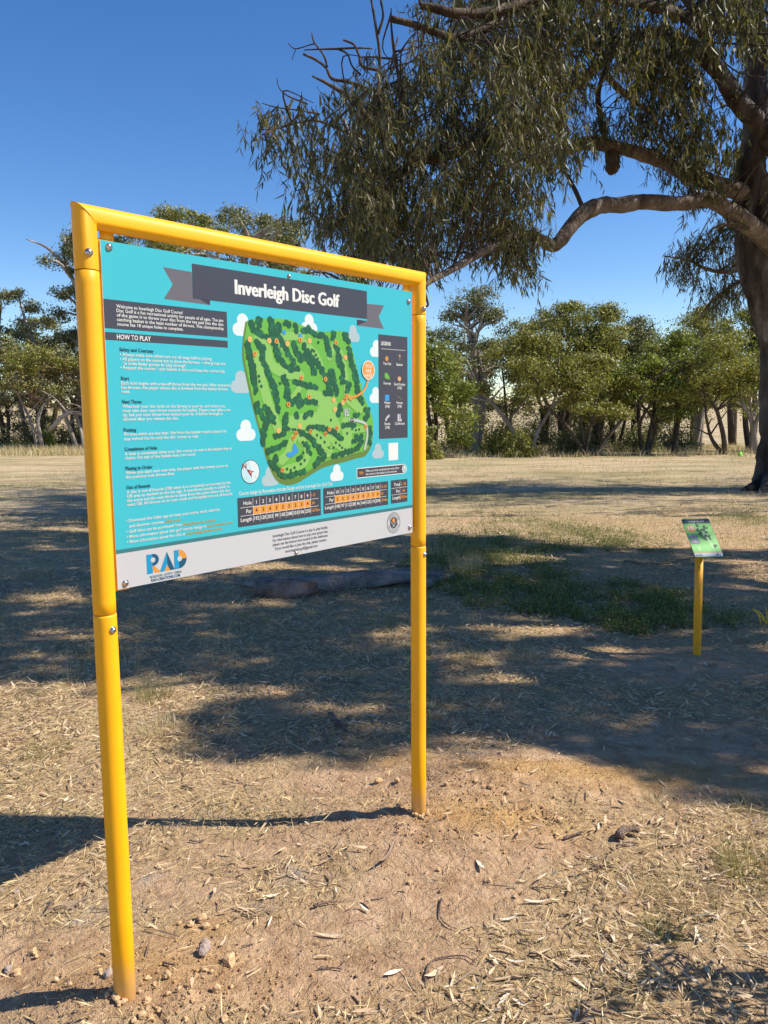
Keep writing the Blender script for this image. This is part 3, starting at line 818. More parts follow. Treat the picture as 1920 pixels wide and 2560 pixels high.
p.stroke([z3(1290, 990), z3(1300, 970), z3(1315, 955)], .008, 'road', 2)
u, v = z3(1400, 972)
for a, b_, c_, d_ in ((-.011, -.012, -.003, .013), (-.001, -.012, .011, -.004), (-.001, -.002, .006, .005), (-.001, .007, .005, .013)): p.rect(u + a, v + b_, u + c_, v + d_, 'card', 2)
pbuild(p, 'legend_box')
# blank card beneath the legend, and the tip box
p = Prn()
a, b_ = z3(1312, 1174), z3(1388, 1306)
p.rect(a[0], b_[1], b_[0], a[1], 'white', 1)
pbuild(p, 'white_card_print')
p = Prn()
tl, tb = z3(1058, 1376), z3(1062, 1455); tr = z3(1438, 1378)
p.rect(tl[0], tb[1] - .0, tr[0], tl[1] + .001, 'white', 1); p.rect(tl[0] + .0025, tb[1] + .0025, tr[0], tl[1] - .0015, 'dark', 1.5)
p.disc(tr[0], (tl[1] + tb[1]) / 2 , .0135, 'white', 2); p.disc(tr[0], (tl[1] + tb[1]) / 2, .0115, 'gcloud', 2.4)
p.stroke([(tr[0], (tl[1] + tb[1]) / 2 - .007), (tr[0], (tl[1] + tb[1]) / 2 + .006)], .002, 'white', 3); p.stroke([(tr[0] - .005, (tl[1] + tb[1]) / 2 + .002), (tr[0], (tl[1] + tb[1]) / 2 + .007)], .002, 'white', 3); p.stroke([(tr[0] + .005, (tl[1] + tb[1]) / 2 + .002), (tr[0], (tl[1] + tb[1]) / 2 + .007)], .002, 'white', 3.2)
cv = (tl[1] + tb[1]) / 2
ua, ub = z3(1076, 1420)[0], z3(1112, 1410)[0]; p.text('TIP:', ua, cv - .005, .014, 'orange', 3, ub - ua, .02)
ua, ub = z3(1128, 1400)[0], z3(1396, 1372)[0]
p.text('When you have completed the hole, follow', ua, cv + .0022, .0105, 'white', 3, ub - ua, .012); p.text('the arrow in the basket to the next tee.', ua, cv - .0088, .0105, 'white', 3, (ub - ua) * .93, .012)
pbuild(p, 'tip_box')
# score tables
p = Prn()
q0 = z4(58, 195); ue = u_at(580 + 832 / 3.318, q0[1]); p.text('Course design by Recreation Activity Design and the Inverleigh Disc Golf Club', q0[0], q0[1], .0155, 'white', 2, ue - q0[0], .01)
def table(c4, ncol, rows, tot, label_f):
    tl, tr_, br_, bl_ = (z4(*q) for q in c4)
    u0 = (tl[0] + bl_[0]) / 2; u1 = (tr_[0] + br_[0]) / 2; v1 = (tl[1] + tr_[1]) / 2; v0 = (bl_[1] + br_[1]) / 2
    p.rect(u0, v0, u1, v1, 'dark', 1)
    W = u1 - u0; Hh = v1 - v0
    ul = u0 + W * label_f; tw = W * .115 if tot else 0
    cw_ = (u1 - ul - tw - W * .02) / ncol
    rv = [v1 - Hh * f for f in (.05, .345, .63, .9)]
    s = min(Hh * .19, .019)
    if ncol > 1: p.rect(ul, rv[2], ul + cw_ * ncol, rv[1], 'orange', 1.5)
    for j in range(3):
        vm = (rv[j] + rv[j + 1]) / 2 - s * .33
        p.text(rows[j][0], ul - W * .015, vm, s, 'white', 2.5, None, .01, 'R')
        for i in range(ncol): p.text(str(rows[j][1 + i]), ul + cw_ * (i + .5), vm, s * .95, ('black' if j == 1 and ncol > 1 else ('white' if ncol > 1 else 'orange')), 2.5, None, .015, 'C')
        if tot: p.text(tot[j], ul + cw_ * ncol + W * .012, vm, s * .9, 'orange', 2.5, None, .01)
    for j in (1, 2): p.rect(u0 + W * .03, rv[j] - .0006, u1 - W * .03, rv[j] + .0006, 'white', 2)
    for i in range(ncol + (1 if tot else 0)): p.rect(ul + cw_ * i - .0005, rv[3], ul + cw_ * i + .0005, rv[0], 'white', 2.2)
table(((43, 218), (735, 140), (737, 357), (50, 462)), 9, (['Hole', 1, 2, 3, 4, 5, 6, 7, 8, 9], ['Par', 4, 3, 4, 3, 3, 5, 5, 3, 4], ['Length', 192, 120, 203, 99, 105, 288, 333, 106, 230]), ('1-9', '34', '1676m'), .17)
table(((755, 137), (1293, 75), (1296, 268), (758, 352)), 9, (['Hole', 10, 11, 12, 13, 14, 15, 16, 17, 18], ['Par', 3, 3, 3, 4, 3, 4, 3, 3, 4], ['Length', 108, 97, 112, 228, 96, 164, 125, 110, 204]), ('10-18', '30', '1244m'), .165)
table(((1315, 72), (1453, 55), (1456, 244), (1318, 264)), 1, (['Total', '1-18'], ['Par', '64'], ['Length', '2920m']), None, .55)
pbuild(p, 'score_tables')
# footer: logo, contact lines, club badge
p = Prn()
a = z2(488, 1890); hgt = z2(480, 1690)[1] - a[1]
x0 = a[0]; v = a[1]; ww = u_at(250 + 897 / 4.1475, v + hgt * .5) - x0; s = hgt
def LG(pts, k, l): p.poly([(x0 + q[0] * ww, v + q[1] * s) for q in pts], k, l)
def arc(cx_, cy_, rx, ry, a0, a1, m=12): return [(cx_ + rx * math.cos(R_(t)), cy_ + ry * math.sin(R_(t))) for t in np.linspace(a0, a1, m)]
LG([(0, 0), (.14, 0), (.14, 1), (0, 1)], 'logo_blue', 2)
LG([(.14, 1), *arc(.16, .69, .14, .31, 90, -90), (.14, .38)], 'logo_navy', 2)
LG([(.14, .38), (.18, .38), (.34, 0), (.20, 0), (.14, .15)], 'orange', 1.6)
p.disc(x0 + .155 * ww, v + .69 * s, .055 * ww, 'card', 2.5, 16)
LG([(.31, 0), (.42, 0), (.50, .35), (.50, 1)], 'logo_blue', 2.2); LG([(.50, 1), (.68, 0), (.57, 0), (.50, .35)], 'logo_navy', 2.3); LG([(.42, 0), (.57, 0), (.50, .28)], 'orange', 2.1)
LG([(.68, 0), (.80, 0), (.80, 1), (.68, 1)], 'logo_blue', 2.4)
LG([(.80, 1), *arc(.80, .5, .2, .5, 90, 0), (.80, .5)], 'orange', 2); LG([(.80, .5), *arc(.80, .5, .2, .5, 0, -90), (.80, 0)], 'logo_navy', 2)
p.disc(x0 + .82 * ww, v + .52 * s, .06 * ww, 'card', 2.5, 16)
b_ = z2(517, 1932); ue = u_at(250 + 843 / 4.1475, b_[1]); p.text('RECREATION • ACTIVITY • DESIGN', b_[0], b_[1], .0085, 'teal', 2, ue - b_[0], .02)
b_ = z2(530, 1968); ue = u_at(250 + 830 / 4.1475, b_[1]); p.text('RAD-CREATIONS.COM', b_[0], b_[1], .0105, 'logo_navy', 2, ue - b_[0], .03)
pbuild(p, 'logo_print')
p = Prn()
for x, y, xe, t in ((338, 543, 796, 'Inverleigh Disc Golf Course is a pay to play facility.'), (338, 580, 797, 'For information about how to pay your green fees,'), (339, 615, 796, 'please see the honour box located at the clubhouse.'),
                    (358, 648, 782, 'If you would like to join the club, please contact'), (443, 670, 709, 'inverleighdiscgolf@gmail.com')):
    line(p, 4, x, y, xe, t, .0122, 'black', 2, .006)
pbuild(p, 'contact_lettering')
p = Prn()
u, v = z4(1340, 421); rv = z4(1340, 335)[1] - v
p.disc(u, v, rv, 'dark', 1, 40); p.disc(u, v, rv * .95, 'card', 1.5, 40); p.disc(u, v, rv * .9, 'dark', 2, 40); p.disc(u, v, rv * .87, 'card', 2.4, 40); p.disc(u, v, rv * .56, 'dark', 2.8, 36)
p.disc(u, v + rv * .25, rv * .2, 'orange', 3.2, 16); p.poly([(u - rv * .22, v + rv * .2), (u + rv * .22, v + rv * .2), (u, v - .05 * rv)], 'pale', 3.1)
for sg in (-1, 1): p.stroke([(u + sg * rv * .4, v + rv * .1), (u - sg * rv * .2, v - rv * .42)], rv * .05, 'card', 3.5 + .2 * sg)
p.disc(u, v - rv * .25, rv * .07, 'card', 4, 12)
def circ(txt, a0, a1, flip=False):
    for i, ch in enumerate(txt):
        a = R_(a0 + (a1 - a0) * i / (len(txt) - 1))
        r = rv * (.64 if not flip else .78)
        p.text(ch, u + r * math.cos(a), v + r * math.sin(a), rv * (.27 if not flip else .18), 'dark', 3, None, .02, 'C', a - math.pi / 2 if not flip else a + math.pi / 2)
circ('INVERLEIGH', 158, 22); circ('GOLF & DISC GOLF CLUB', 200, 340, True)
pbuild(p, 'club_badge')

# ================================================================== TEE SIGN
tb_ = ground(1742, 1634)
tee = tag(empty('tee_sign', tb_), 'small tilted green tee sign numbered 10 on a short yellow post', 'sign')
TO = np.array(tee.location)
TOPP = at(1748, 1385, tb_[1])
mb = MBld(TO); lean = (TOPP - tb_)
mb.tube([tb_ - lean * .25, tb_ - lean * .02, tb_ + lean * .5, TOPP], [.0255, .0255, .0255, .0255], 24)
mb.build('post', plain('tee_post_paint', lin(232, 160, 14), .55, 0, .08, 18), tee)
# panel: corners read from the photograph on a plane tilted back
y0 = tb_[1]
ta, tt_ = R_(4), R_(47)
eu = np.array([math.cos(ta), math.sin(ta), 0]); hz_ = np.array([-math.sin(ta), math.cos(ta), 0])
ev = hz_ * math.sin(tt_) + ZUP * math.cos(tt_); en = np.cross(eu, ev)
ctr = at(1755, 1344, y0 + .01)
hw = .092; hh = .155
def on_tee(u, v, l): return ctr + eu * u + ev * v + en * (.0022 + LY * l * 1.3)
def rrect(hw, hh, r, m=6):
    out = []
    for cx_, cy_, a0 in ((hw - r, hh - r, 0), (-hw + r, hh - r, 90), (-hw + r, -hh + r, 180), (hw - r, -hh + r, 270)):
        out += [(cx_ + r * math.cos(R_(a0 + t)), cy_ + r * math.sin(R_(a0 + t))) for t in np.linspace(0, 90, m)]
    return out
rrp = rrect(hw, hh, .012)
mb = MBld(TO)
nv = len(rrp)
V = [ctr + eu * q[0] + ev * q[1] + en * s for s in (.002, -.002) for q in rrp]
mb.add(V, [tuple(range(nv)), tuple(range(2 * nv - 1, nv - 1, -1))] + [(i, (i + 1) % nv, nv + (i + 1) % nv, nv + i) for i in range(nv)])
tpan = mb.build('sign_panel', plain('tee_panel', lin(90, 170, 90), .3), tee, sm=False)
PAL.update(tgreen=(140, 222, 128), tgreen2=(186, 240, 168), tnavy=(52, 80, 100), tdk=(32, 92, 72), tor=(250, 150, 66), tpur=(150, 142, 168), tfoot=(236, 244, 255))
p = Prn()
p.poly([q for q in rrect(hw - .001, hh - .001, .011)], 'tgreen', 0)
p.rect(-hw + .001, hh * .74, hw - .001, hh * .95, 'tnavy', 1)
p.text('Inverleigh Disc Golf', 0, hh * .8, .022, 'white', 2, hw * 1.2, .01, 'C')
p.rect(-hw + .001, -hh * .97, hw - .001, -hh * .8, 'tfoot', 1); p.rect(-hw + .001, -hh * .8, hw - .001, -hh * .77, 'tor', 1)
p.disc(-hw * .55, hh * .46, hw * .3, 'tor', 1, 24); p.text('10', -hw * .55, hh * .40, .04, 'white', 2, hw * .42, .03, 'C')
p.rect(-hw * .92, -hh * .05, -hw * .35, hh * .12, 'tpur', 1); p.text('Par 3', -hw * .64, -hh * .0, .03, 'white', 2, hw * .46, .02, 'C')
p.rect(-hw * .92, -hh * .34, -hw * .3, -hh * .1, 'tpur', 1); p.text('108m', -hw * .62, -hh * .26, .026, 'white', 2, hw * .42, .02, 'C')
p.rect(-hw * .6, -hh * .66, -hw * .4, -hh * .46, 'tgreen2', 1)
p.stroke([(hw * .25, hh * .3), (hw * .42, -hh * .2), (hw * .52, -hh * .56)], hw * .16, 'tgreen2', 1)
p.text('RAD', -hw * .82, -hh * .935, .018, 'logo_navy', 2, None, .02); p.disc(hw * .62, -hh * .885, hw * .07, 'dark', 2, 12)
for i in range(46):
    a = [(-.1, .55, .16, .3), (.05, .2, .16, .3), (.45, .3, .16, .36), (.5, -.02, .16, .16), (.7, -.45, .07, .06), (.22, -.05, .1, .12)][[0, 1, 2, 3, 2, 1, 0, 5][i % 8] if i % 11 else 4]
    p.disc(hw * (a[0] + rr.uniform(-1, 1) * a[2]), hh * (a[1] + rr.uniform(-1, 1) * a[3] * .8), hw * rr.uniform(.06, .1), 'tdk', 3 + i * .01, 9)
p.build('tee_print', tpan, on_tee, TO)
for q in ((-.8, .84), (.8, .84), (-.85, -.89), (.85, -.89)):
    mb = MBld(TO); c0 = on_tee(q[0] * hw, q[1] * hh, 3); mb.tube([c0, c0 + en * .002, c0 + en * .003], [.004, .0035, .001], 10); mb.build('screw', STEEL, tpan)
mb = MBld(TO); c0 = TOPP; mb.box(c0 + ev * .03 - en * .0, eu * .03, ev * .05, en * .003); mb.build('bracket', STEEL, tee, sm=False)

# ================================================================== VEGETATION BUILDERS
GUM = leafmat('gum_leaf', [(.04, .045, .022), (.065, .072, .034), (.095, .10, .05), (.135, .13, .06), (.23, .19, .09), (.085, .095, .055), (.05, .055, .03)], .5, .28)
BGA = leafmat('bush_leaf_olive', [(.12, .125, .03), (.19, .19, .045), (.27, .26, .07), (.34, .32, .10)], .5, .22)
BGB = leafmat('bush_leaf_green', [(.10, .125, .024), (.16, .19, .035), (.24, .27, .055), (.32, .33, .085)], .5, .22)
BGC = leafmat('bush_leaf_grey', [(.08, .088, .036), (.13, .135, .06), (.20, .20, .10), (.28, .27, .15)], .5, .2)
DEADL = leafmat('dead_leaf_brown', [(.16, .09, .05), (.26, .15, .085), (.32, .2, .12)], .7, .15)
BARK = barkmat('gum_bark', [(.02, .017, .015), (.065, .053, .048), (.11, .092, .084), (.25, .22, .20)], 3.0, .28, 1.0)
BARKR = barkmat('gum_bark_red', [(.06, .046, .04), (.13, .10, .086), (.19, .155, .135), (.30, .26, .23)], 2.6, .4, .9)
BARKD = barkmat('dark_bark', [(.045, .036, .03), (.09, .07, .055), (.15, .12, .095)], 3, .3, .7)
BARKW = barkmat('pale_bark', [(.16, .12, .10), (.34, .30, .26), (.5, .46, .42)], 1.2, .3, .4)
TWIG = plain('twig_bark', (.07, .05, .04), .85)

def leaf_mesh(name, V, F, S, mat, parent, org, kind='stuff'):
    me = mesh_np(name, V - np.asarray(org), F, S)
    me.materials.append(mat)
    o = link(name, me, None, parent)
    if kind: o['kind'] = kind
    return o
def droop_leaves(TB, per=11, tl=(.25, .6), ll=(.09, .17), lw=(.012, .022), out=None, simple=False):
    """hanging twigs that start at TB; returns leaf arrays and twig lines"""
    n = len(TB)
    a = RNG.random(n) * 6.283
    td = np.stack([np.cos(a) * .45, np.sin(a) * .45, -np.ones(n)], 1) + RNG.normal(size=(n, 3)) * .22
    if out is not None: td = td + out
    td /= np.linalg.norm(td, axis=1)[:, None]
    tlen = RNG.uniform(*tl, n)
    f = RNG.random((n, per))
    B = (TB[:, None, :] + td[:, None, :] * (tlen[:, None] * f)[:, :, None]).reshape(-1, 3)
    m = n * per
    D = np.repeat(td, per, 0) * .5 + np.array([0, 0, -.62]) + RNG.normal(size=(m, 3)) * .42
    V, F, S = quads(B, D, rdir(m), RNG.uniform(*ll, m), RNG.uniform(*lw, m)) if simple else lances(B, D, rdir(m), RNG.uniform(*ll, m), RNG.uniform(*lw, m), .16)
    return V, F, S, TB, TB + td * tlen[:, None]
def twig_lines(A, B, r):
    """thin three-sided sticks, all in one array"""
    n = len(A)
    D = B - A; D = D / (np.linalg.norm(D, axis=1)[:, None] + 1e-9)
    u = np.cross(D, rdir(n)); u /= np.linalg.norm(u, axis=1)[:, None] + 1e-9
    w = np.cross(D, u)
    V = np.concatenate([np.stack([A + (u * math.cos(t) + w * math.sin(t)) * r for t in (0, 2.09, 4.19)], 1), np.stack([B + (u * math.cos(t) + w * math.sin(t)) * r * .5 for t in (0, 2.09, 4.19)], 1)], 1).reshape(-1, 3)
    o = np.arange(n)[:, None] * 6
    F = np.concatenate([o + [0, 1, 4, 3], o + [1, 2, 5, 4], o + [2, 0, 3, 5]], 1).ravel()
    return V, F, np.tile([4, 4, 4], n)

# ------------------------------------------------------------------ the big gum
tbase = ground(1938, 1222)
gum = tag(empty('eucalyptus_tree', tbase), 'big old gum tree with a thick trunk and long drooping limbs over the field', 'tree')
GO = np.array(gum.location)
GY = float(tbase[1])
LIMBS = []
def limb(name, pts, mat, wob=.05, n=14, k=5, parent=gum, org=None):
    """pts: (px, py, forward distance, width in photo pixels)"""
    W = np.array([at(a, b_, c_) for a, b_, c_, d_ in pts]); r = np.array([d_ * c_ / FPX / 2 for a, b_, c_, d_ in pts])
    P = catmull(W, k)
    if parent is gum and name in ('limb', 'branch', 'trunk'): LIMBS.append(P)
    rr_ = np.interp(np.linspace(0, len(pts) - 1, len(P)), np.arange(len(pts)), r)
    mb = MBld(GO if org is None else org)
    mb.tube(P, rr_ * .92 * (1 + (fbm(np.arange(len(P)) * .7 + pts[0][0], np.full(len(P), pts[0][1] * .1), 2) - .5) * .25), n, wob, True, seed=int(pts[0][0]))
    return mb.build(name, mat, parent)
g = GY
limb('trunk', [(1950, 1262, g, 250), (1950, 1235, g, 175), (1946, 1195, g, 128), (1946, 1130, g, 104), (1946, 1050, g, 94), (1948, 960, g, 92), (1946, 870, g, 90), (1932, 800, g, 94), (1912, 720, g, 104), (1896, 640, g, 106), (1886, 560, g, 98),
               (1878, 480, g, 88), (1876, 420, g, 78), (1886, 350, g, 58), (1890, 250, g, 54), (1888, 130, g, 52), (1880, 0, g, 48), (1868, -200, g, 44), (1850, -450, g, 34), (1870, -700, g, 20)], BARK, .06, 28, 6)
for a, pts in enumerate(([(1935, 1190, g, 60), (1895, 1218, g - .2, 44), (1858, 1236, g - .4, 26), (1835, 1246, g - .5, 8)], [(1940, 1195, g - .3, 60), (1915, 1232, g - .8, 42), (1890, 1256, g - 1.1, 20)], [(1960, 1195, g - .2, 60), (1975, 1236, g - .9, 46), (1985, 1262, g - 1.3, 20)])):
    limb('root_flare', pts, BARK, .08, 14)
B1 = [(1960, 668, g - .1, 58), (1920, 602, g - .5, 50), (1859, 552, g - .8, 46), (1810, 518, g - 1.0, 44), (1774, 500, g - 1.1, 40), (1730, 505, g - 1.2, 38), (1685, 509, g - 1.3, 37), (1608, 505, g - 1.5, 39), (1550, 513, g - 1.6, 40), (1504, 513, g - 1.8, 42), (1461, 532, g - 2.0, 40),
      (1427, 567, g - 2.1, 37), (1398, 604, g - 2.3, 35), (1376, 612, g - 2.3, 33), (1338, 592, g - 2.9, 28), (1280, 590, g - 3.6, 27), (1257, 602, g - 3.9, 26), (1199, 633, g - 4.6, 24), (1141, 667, g - 5.2, 20), (1084, 698, g - 5.7, 16), (1040, 722, g - 6.0, 12), (960, 740, g - 6.3, 7)]
limb('limb', B1, BARKR, .05, 18)
limb('branch', [(1078, 700, g - 5.75, 9), (1062, 722, g - 5.8, 8), (1066, 745, g - 5.8, 7), (1070, 763, g - 5.8, 6), (1058, 768, g - 5.8, 5)], BARKD, .05, 8)
limb('branch', [(1870, 570, g - .85, 14), (1840, 562, g - 1, 16), (1812, 562, g - 1.1, 11), (1785, 570, g - 1.2, 6), (1779, 572, g - 1.2, 4)], BARKD, .15, 8)
limb('branch', [(1461, 530, g - 2, 13), (1440, 480, g - 1.9, 12), (1420, 440, g - 1.8, 10), (1395, 380, g - 1.8, 8)], BARKD, .06, 8)
B2 = [(1950, 372, g + .1, 60), (1920, 338, g - .4, 54), (1897, 309, g - .6, 52), (1868, 278, g - .7, 48), (1839, 247, g - .8, 46), (1801, 185, g - 1, 42), (1743, 127, g - 1.2, 38), (1685, 96, g - 1.5, 32), (1627, 81, g - 1.7, 26), (1560, 110, g - 1.9, 26), (1492, 166, g - 2.1, 27), (1454, 201, g - 2.2, 27), (1420, 216, g - 2.3, 26),
      (1390, 228, g - 2.4, 26), (1385, 250, g - 2.4, 27), (1398, 285, g - 2.4, 27), (1396, 330, g - 2.4, 20)]
limb('limb', B2, BARK, .05, 18)
limb('limb', [(1880, 490, g, 46), (1800, 462, g - .4, 40), (1704, 432, g - .8, 34), (1666, 409, g - .9, 33), (1608, 386, g - 1, 32), (1550, 370, g - 1.1, 32), (1500, 360, g - 1.2, 34), (1450, 362, g - 1.2, 30), (1405, 385, g - 1.3, 20)], BARKR, .1, 16)
limb('branch', [(1528, 372, g - 1.1, 40), (1532, 400, g - 1.1, 38), (1533, 425, g - 1.1, 34), (1536, 434, g - 1.1, 20)], BARKD, .16, 14)
limb('branch', [(1511, 340, g - 1.1, 18), (1500, 290, g - 1.0, 15), (1496, 230, g - 1.2, 15), (1520, 160, g - 1.4, 13), (1545, 110, g - 1.4, 8)], BARKD, .06, 8)
limb('branch', [(1512, 180, g - 2.1, 19), (1540, 215, g - 2.0, 17), (1575, 245, g - 1.9, 14), (1620, 280, g - 1.8, 8)], BARKD, .06, 8)
limb('limb', [(1940, 120, g, 50), (1900, 95, g - .3, 44), (1859, 70, g - .6, 38), (1801, 62, g - .9, 30), (1740, 30, g - 1.1, 24), (1690, -40, g - 1.4, 18), (1640, -160, g - 1.6, 12)], BARKR, .08, 16)
limb('limb', [(1800, 185, g - .9, 24), (1740, 60, g - 2.0, 24), (1600, 10, g - 3.2, 24), (1450, -10, g - 3.7, 24), (1330, 5, g - 4, 24), (1230, 30, g - 4.3, 25), (1140, 34, g - 4.5, 25), (1085, 20, g - 4.6, 20), (1050, 14, g - 4.6, 16)], BARKD, .1, 12)
limb('branch', [(1240, 60, g - 4.3, 20), (1150, 95, g - 4.5, 20), (1090, 82, g - 4.6, 20), (1030, 60, g - 4.6, 17), (976, 46, g - 4.7, 17)], BARKD, .12, 10)
limb('limb', [(1380, 250, g - 2.4, 26), (1280, 330, g - 3.2, 24), (1180, 370, g - 3.8, 22), (1080, 400, g - 4.3, 22), (1000, 380, g - 4.6, 20), (940, 320, g - 4.9, 18), (880, 250, g - 5.1, 14), (820, 210, g - 5.2, 9), (780, 190, g - 5.3, 4)], BARKD, .07, 12)
limb('branch', [(1040, 395, g - 4.4, 20), (1010, 430, g - 4.5, 20), (980, 460, g - 4.6, 16), (930, 520, g - 4.7, 11), (880, 560, g - 4.8, 7)], BARKD, .07, 8)
limb('branch', [(950, 330, g - 4.8, 12), (900, 340, g - 5, 9), (840, 320, g - 5.2, 7), (780, 300, g - 5.3, 5), (700, 320, g - 5.4, 3), (650, 325, g - 5.4, 2)], BARKD, .07, 6)
limb('branch', [(1000, 380, g - 4.6, 14), (998, 300, g - 4.6, 12), (1000, 220, g - 4.6, 10), (985, 130, g - 4.6, 8), (978, 60, g - 4.6, 6), (978, 20, g - 4.6, 3)], BARKD, .07, 6)
limb('branch', [(945, 260, g - 4.8, 10), (950, 150, g - 4.8, 9), (940, 70, g - 4.8, 8), (928, 0, g - 4.8, 6), (920, -40, g - 4.8, 4)], BARKD, .08, 6)
limb('branch', [(945, 85, g - 4.8, 8), (958, 40, g - 4.8, 7), (952, 0, g - 4.8, 6), (952, -40, g - 4.8, 4)], BARKD, .08, 6)
for pts in ([(758, 135, 6), (790, 150, 7), (815, 170, 7), (830, 197, 8), (868, 204, 9), (920, 220, 9)], [(779, 82, 3), (785, 105, 5), (800, 125, 5), (812, 145, 6), (818, 168, 6)], [(858, 100, 5), (885, 112, 7), (898, 140, 8), (905, 165, 8), (945, 175, 9)],
            [(760, 125, 3), (800, 123, 4), (845, 122, 5), (900, 120, 5), (932, 122, 3)], [(720, 108, 2), (738, 122, 3), (775, 112, 3), (785, 110, 3)], [(842, 122, 4), (868, 135, 5), (880, 165, 5), (902, 188, 6)], [(740, 122, 2), (733, 140, 2), (730, 150, 1.5)],
            [(1046, 20, 4), (1042, 40, 4), (1050, 60, 3)], [(655, 258, 2), (690, 268, 3), (740, 275, 4), (800, 285, 5)], [(692, 195, 2), (698, 220, 3), (720, 240, 4), (770, 260, 5)]):
    limb('dead_twig', [(a, b_, g - 5.1, w) for a, b_, w in pts], BARKD, .1, 6, 4)
limb('branch', [(1870, 668, g + .3, 14), (1812, 680, g + .8, 12), (1760, 670, g + 1.0, 9), (1720, 650, g + 1.2, 6), (1660, 640, g + 1.3, 3)], BARKR, .06, 8)
limb('branch', [(1875, 688, g + .3, 13), (1820, 722, g + .7, 11), (1775, 758, g + 1, 8), (1745, 800, g + 1.2, 4)], BARKR, .06, 8)

polys = [([(650, 345), (690, 270), (720, 240), (770, 240), (850, 190), (1000, 150), (1000, 420), (940, 620), (780, 620), (735, 500), (700, 400)], .50, g - 5.3, 1.0),
         ([(930, 200), (1050, 120), (1350, 60), (1440, 220), (1400, 420), (1330, 540), (1180, 600), (1000, 640), (850, 640), (800, 520), (850, 400)], 1.0, g - 4.2, 1.5),
         ([(770, 520), (1250, 480), (1330, 560), (1290, 640), (1200, 610), (1100, 610), (1050, 660), (830, 640)], .8, g - 3.9, 1.0),
         ([(1255, 560), (1390, 590), (1385, 640), (1320, 690), (1260, 640)], .95, g - 3.4, .5),
         ([(1060, -60), (1920, -60), (1920, 90), (1700, 200), (1560, 150), (1420, 220), (1250, 160), (1050, 110)], 1.25, g - 2.2, 1.6),
         ([(1560, 190), (1700, 130), (1860, 310), (1850, 440), (1740, 420), (1620, 350), (1580, 330)], 1.2, g - .9, .7),
         ([(1370, 230), (1480, 210), (1450, 330), (1560, 300), (1540, 350), (1480, 420), (1400, 420)], .6, g - 1.9, .5),
         ([(1580, 380), (1720, 400), (1860, 460), (1850, 520), (1800, 520), (1680, 450)], .85, g - .6, .5),
         ([(1660, 430), (1780, 470), (1740, 500), (1680, 490)], .6, g - 1.2, .2),
         ([(1640, 640), (1700, 580), (1860, 540), (1890, 740), (1790, 770), (1700, 690)], 1.5, g + 1.3, .7),
         ([(1850, 60), (1930, 60), (1930, 430), (1860, 330)], .8, g + 1.2, .6),
         ([(1400, 430), (1480, 430), (1450, 480)], .5, g - 1.7, .2),
         ([(1250, -700), (2500, -700), (2700, -100), (2400, 350), (1990, 450), (1930, -40), (1200, -70)], .5, g - .5, 2.6),
         ([(2000, 250), (2800, 150), (3000, 650), (2600, 800), (2150, 600)], 1.0, g - .4, 1.0),
         ([(700, -520), (1250, -600), (1200, -180), (990, -190)], .16, g - 3.5, 1.5)]
TBs = []; CCs = []
for poly, dens, D0, spread in polys:
    a = np.array(poly, float)
    mn, mx = a.min(0), a.max(0)
    nn = int((mx[0] - mn[0]) * (mx[1] - mn[1]) / 34 ** 2 * dens * 1.5)
    px = RNG.uniform(mn[0], mx[0], nn); py = RNG.uniform(mn[1], mx[1], nn)
    jx = (fbm(px / 60, py / 60, 3) - .5) * 90
    k_ = in_poly(px + jx, py + jx * .7, poly)
    k_ &= fbm(px / 48 + 5, py / 38 + 11, 3) > (.43 if dens < 1 else .41)
    px, py = px[k_], py[k_] - 12
    D = D0 + RNG.normal(size=len(px)) * spread * .6 + (fbm(px / 90, py / 90, 2) - .5) * 2 * spread
    d = np.outer(np.ones(len(px)), FW * FPX) + np.outer(px - CX, RT) - np.outer(py - CY, UP)
    C_ = CAM + d / d[:, 1:2] * D[:, None]
    CCs.append(C_)
    nt_ = RNG.integers(7, 15, len(C_))
    TBs.append(np.repeat(C_, nt_, 0) + RNG.normal(size=(nt_.sum(), 3)) * [.15, .15, .11])
CC = np.concatenate(CCs)
LP = np.concatenate(LIMBS)
mb = MBld(GO)
for c_ in CC:
    q = LP[np.argmin(((LP - c_) ** 2).sum(1) + RNG.random(len(LP)) * .25)]
    m_ = (q + c_) / 2 + RNG.normal(size=3) * .12 * np.linalg.norm(c_ - q) + [0, 0, .12 * np.linalg.norm(c_ - q)]
    L = np.linalg.norm(c_ - q)
    if L > 4: continue
    mb.tube(catmull([q, m_, c_], 4), np.linspace(.007 + .006 * L, .004, 9), 5, .15, False)
mb.build('branchlets', BARKD, gum)['kind'] = 'stuff'
# the rest of the crown, up and to the right, as its shadow on the field tells
nb = 17000
px = RNG.uniform(-1200, 2300, nb); py = RNG.uniform(1207, 1340, nb)
jit = (fbm(px / 200 + 3, py / 25 + 40, 3) - .5)
band = np.interp(py + jit * 16, [1200, 1214, 1222, 1236, 1246, 1262, 1280, 1292, 1300, 1316, 1330, 1345], [0, .3, 1, .9, .25, .7, 1, .7, .2, .15, .7, 1])
k_ = (band > RNG.random(nb)) & (fbm(px / 150 + 11, py / 12, 3) > .38)
d = np.outer(np.ones(k_.sum()), FW * FPX) + np.outer(px[k_] - CX, RT) - np.outer(py[k_] - CY, UP); d /= d[:, 1:2]
t_ = (CAM_H + .16) / (-d[:, 2] - .02)
GP = CAM + d * t_[:, None]
Hq = 5.2 + 3.5 * RNG.random(len(GP))
Q = GP + SUN[None, :] / SUN[2] * (Hq - GP[:, 2])[:, None]
u_, v_ = projv(Q)
inm = np.zeros(len(Q), bool)
for po in polys[:2] + polys[4:6]: inm |= in_poly(u_, v_, po[0])
vis = (u_ > -200) & (u_ < 1930) & (v_ > -200)
Q = Q[inm | ~vis]
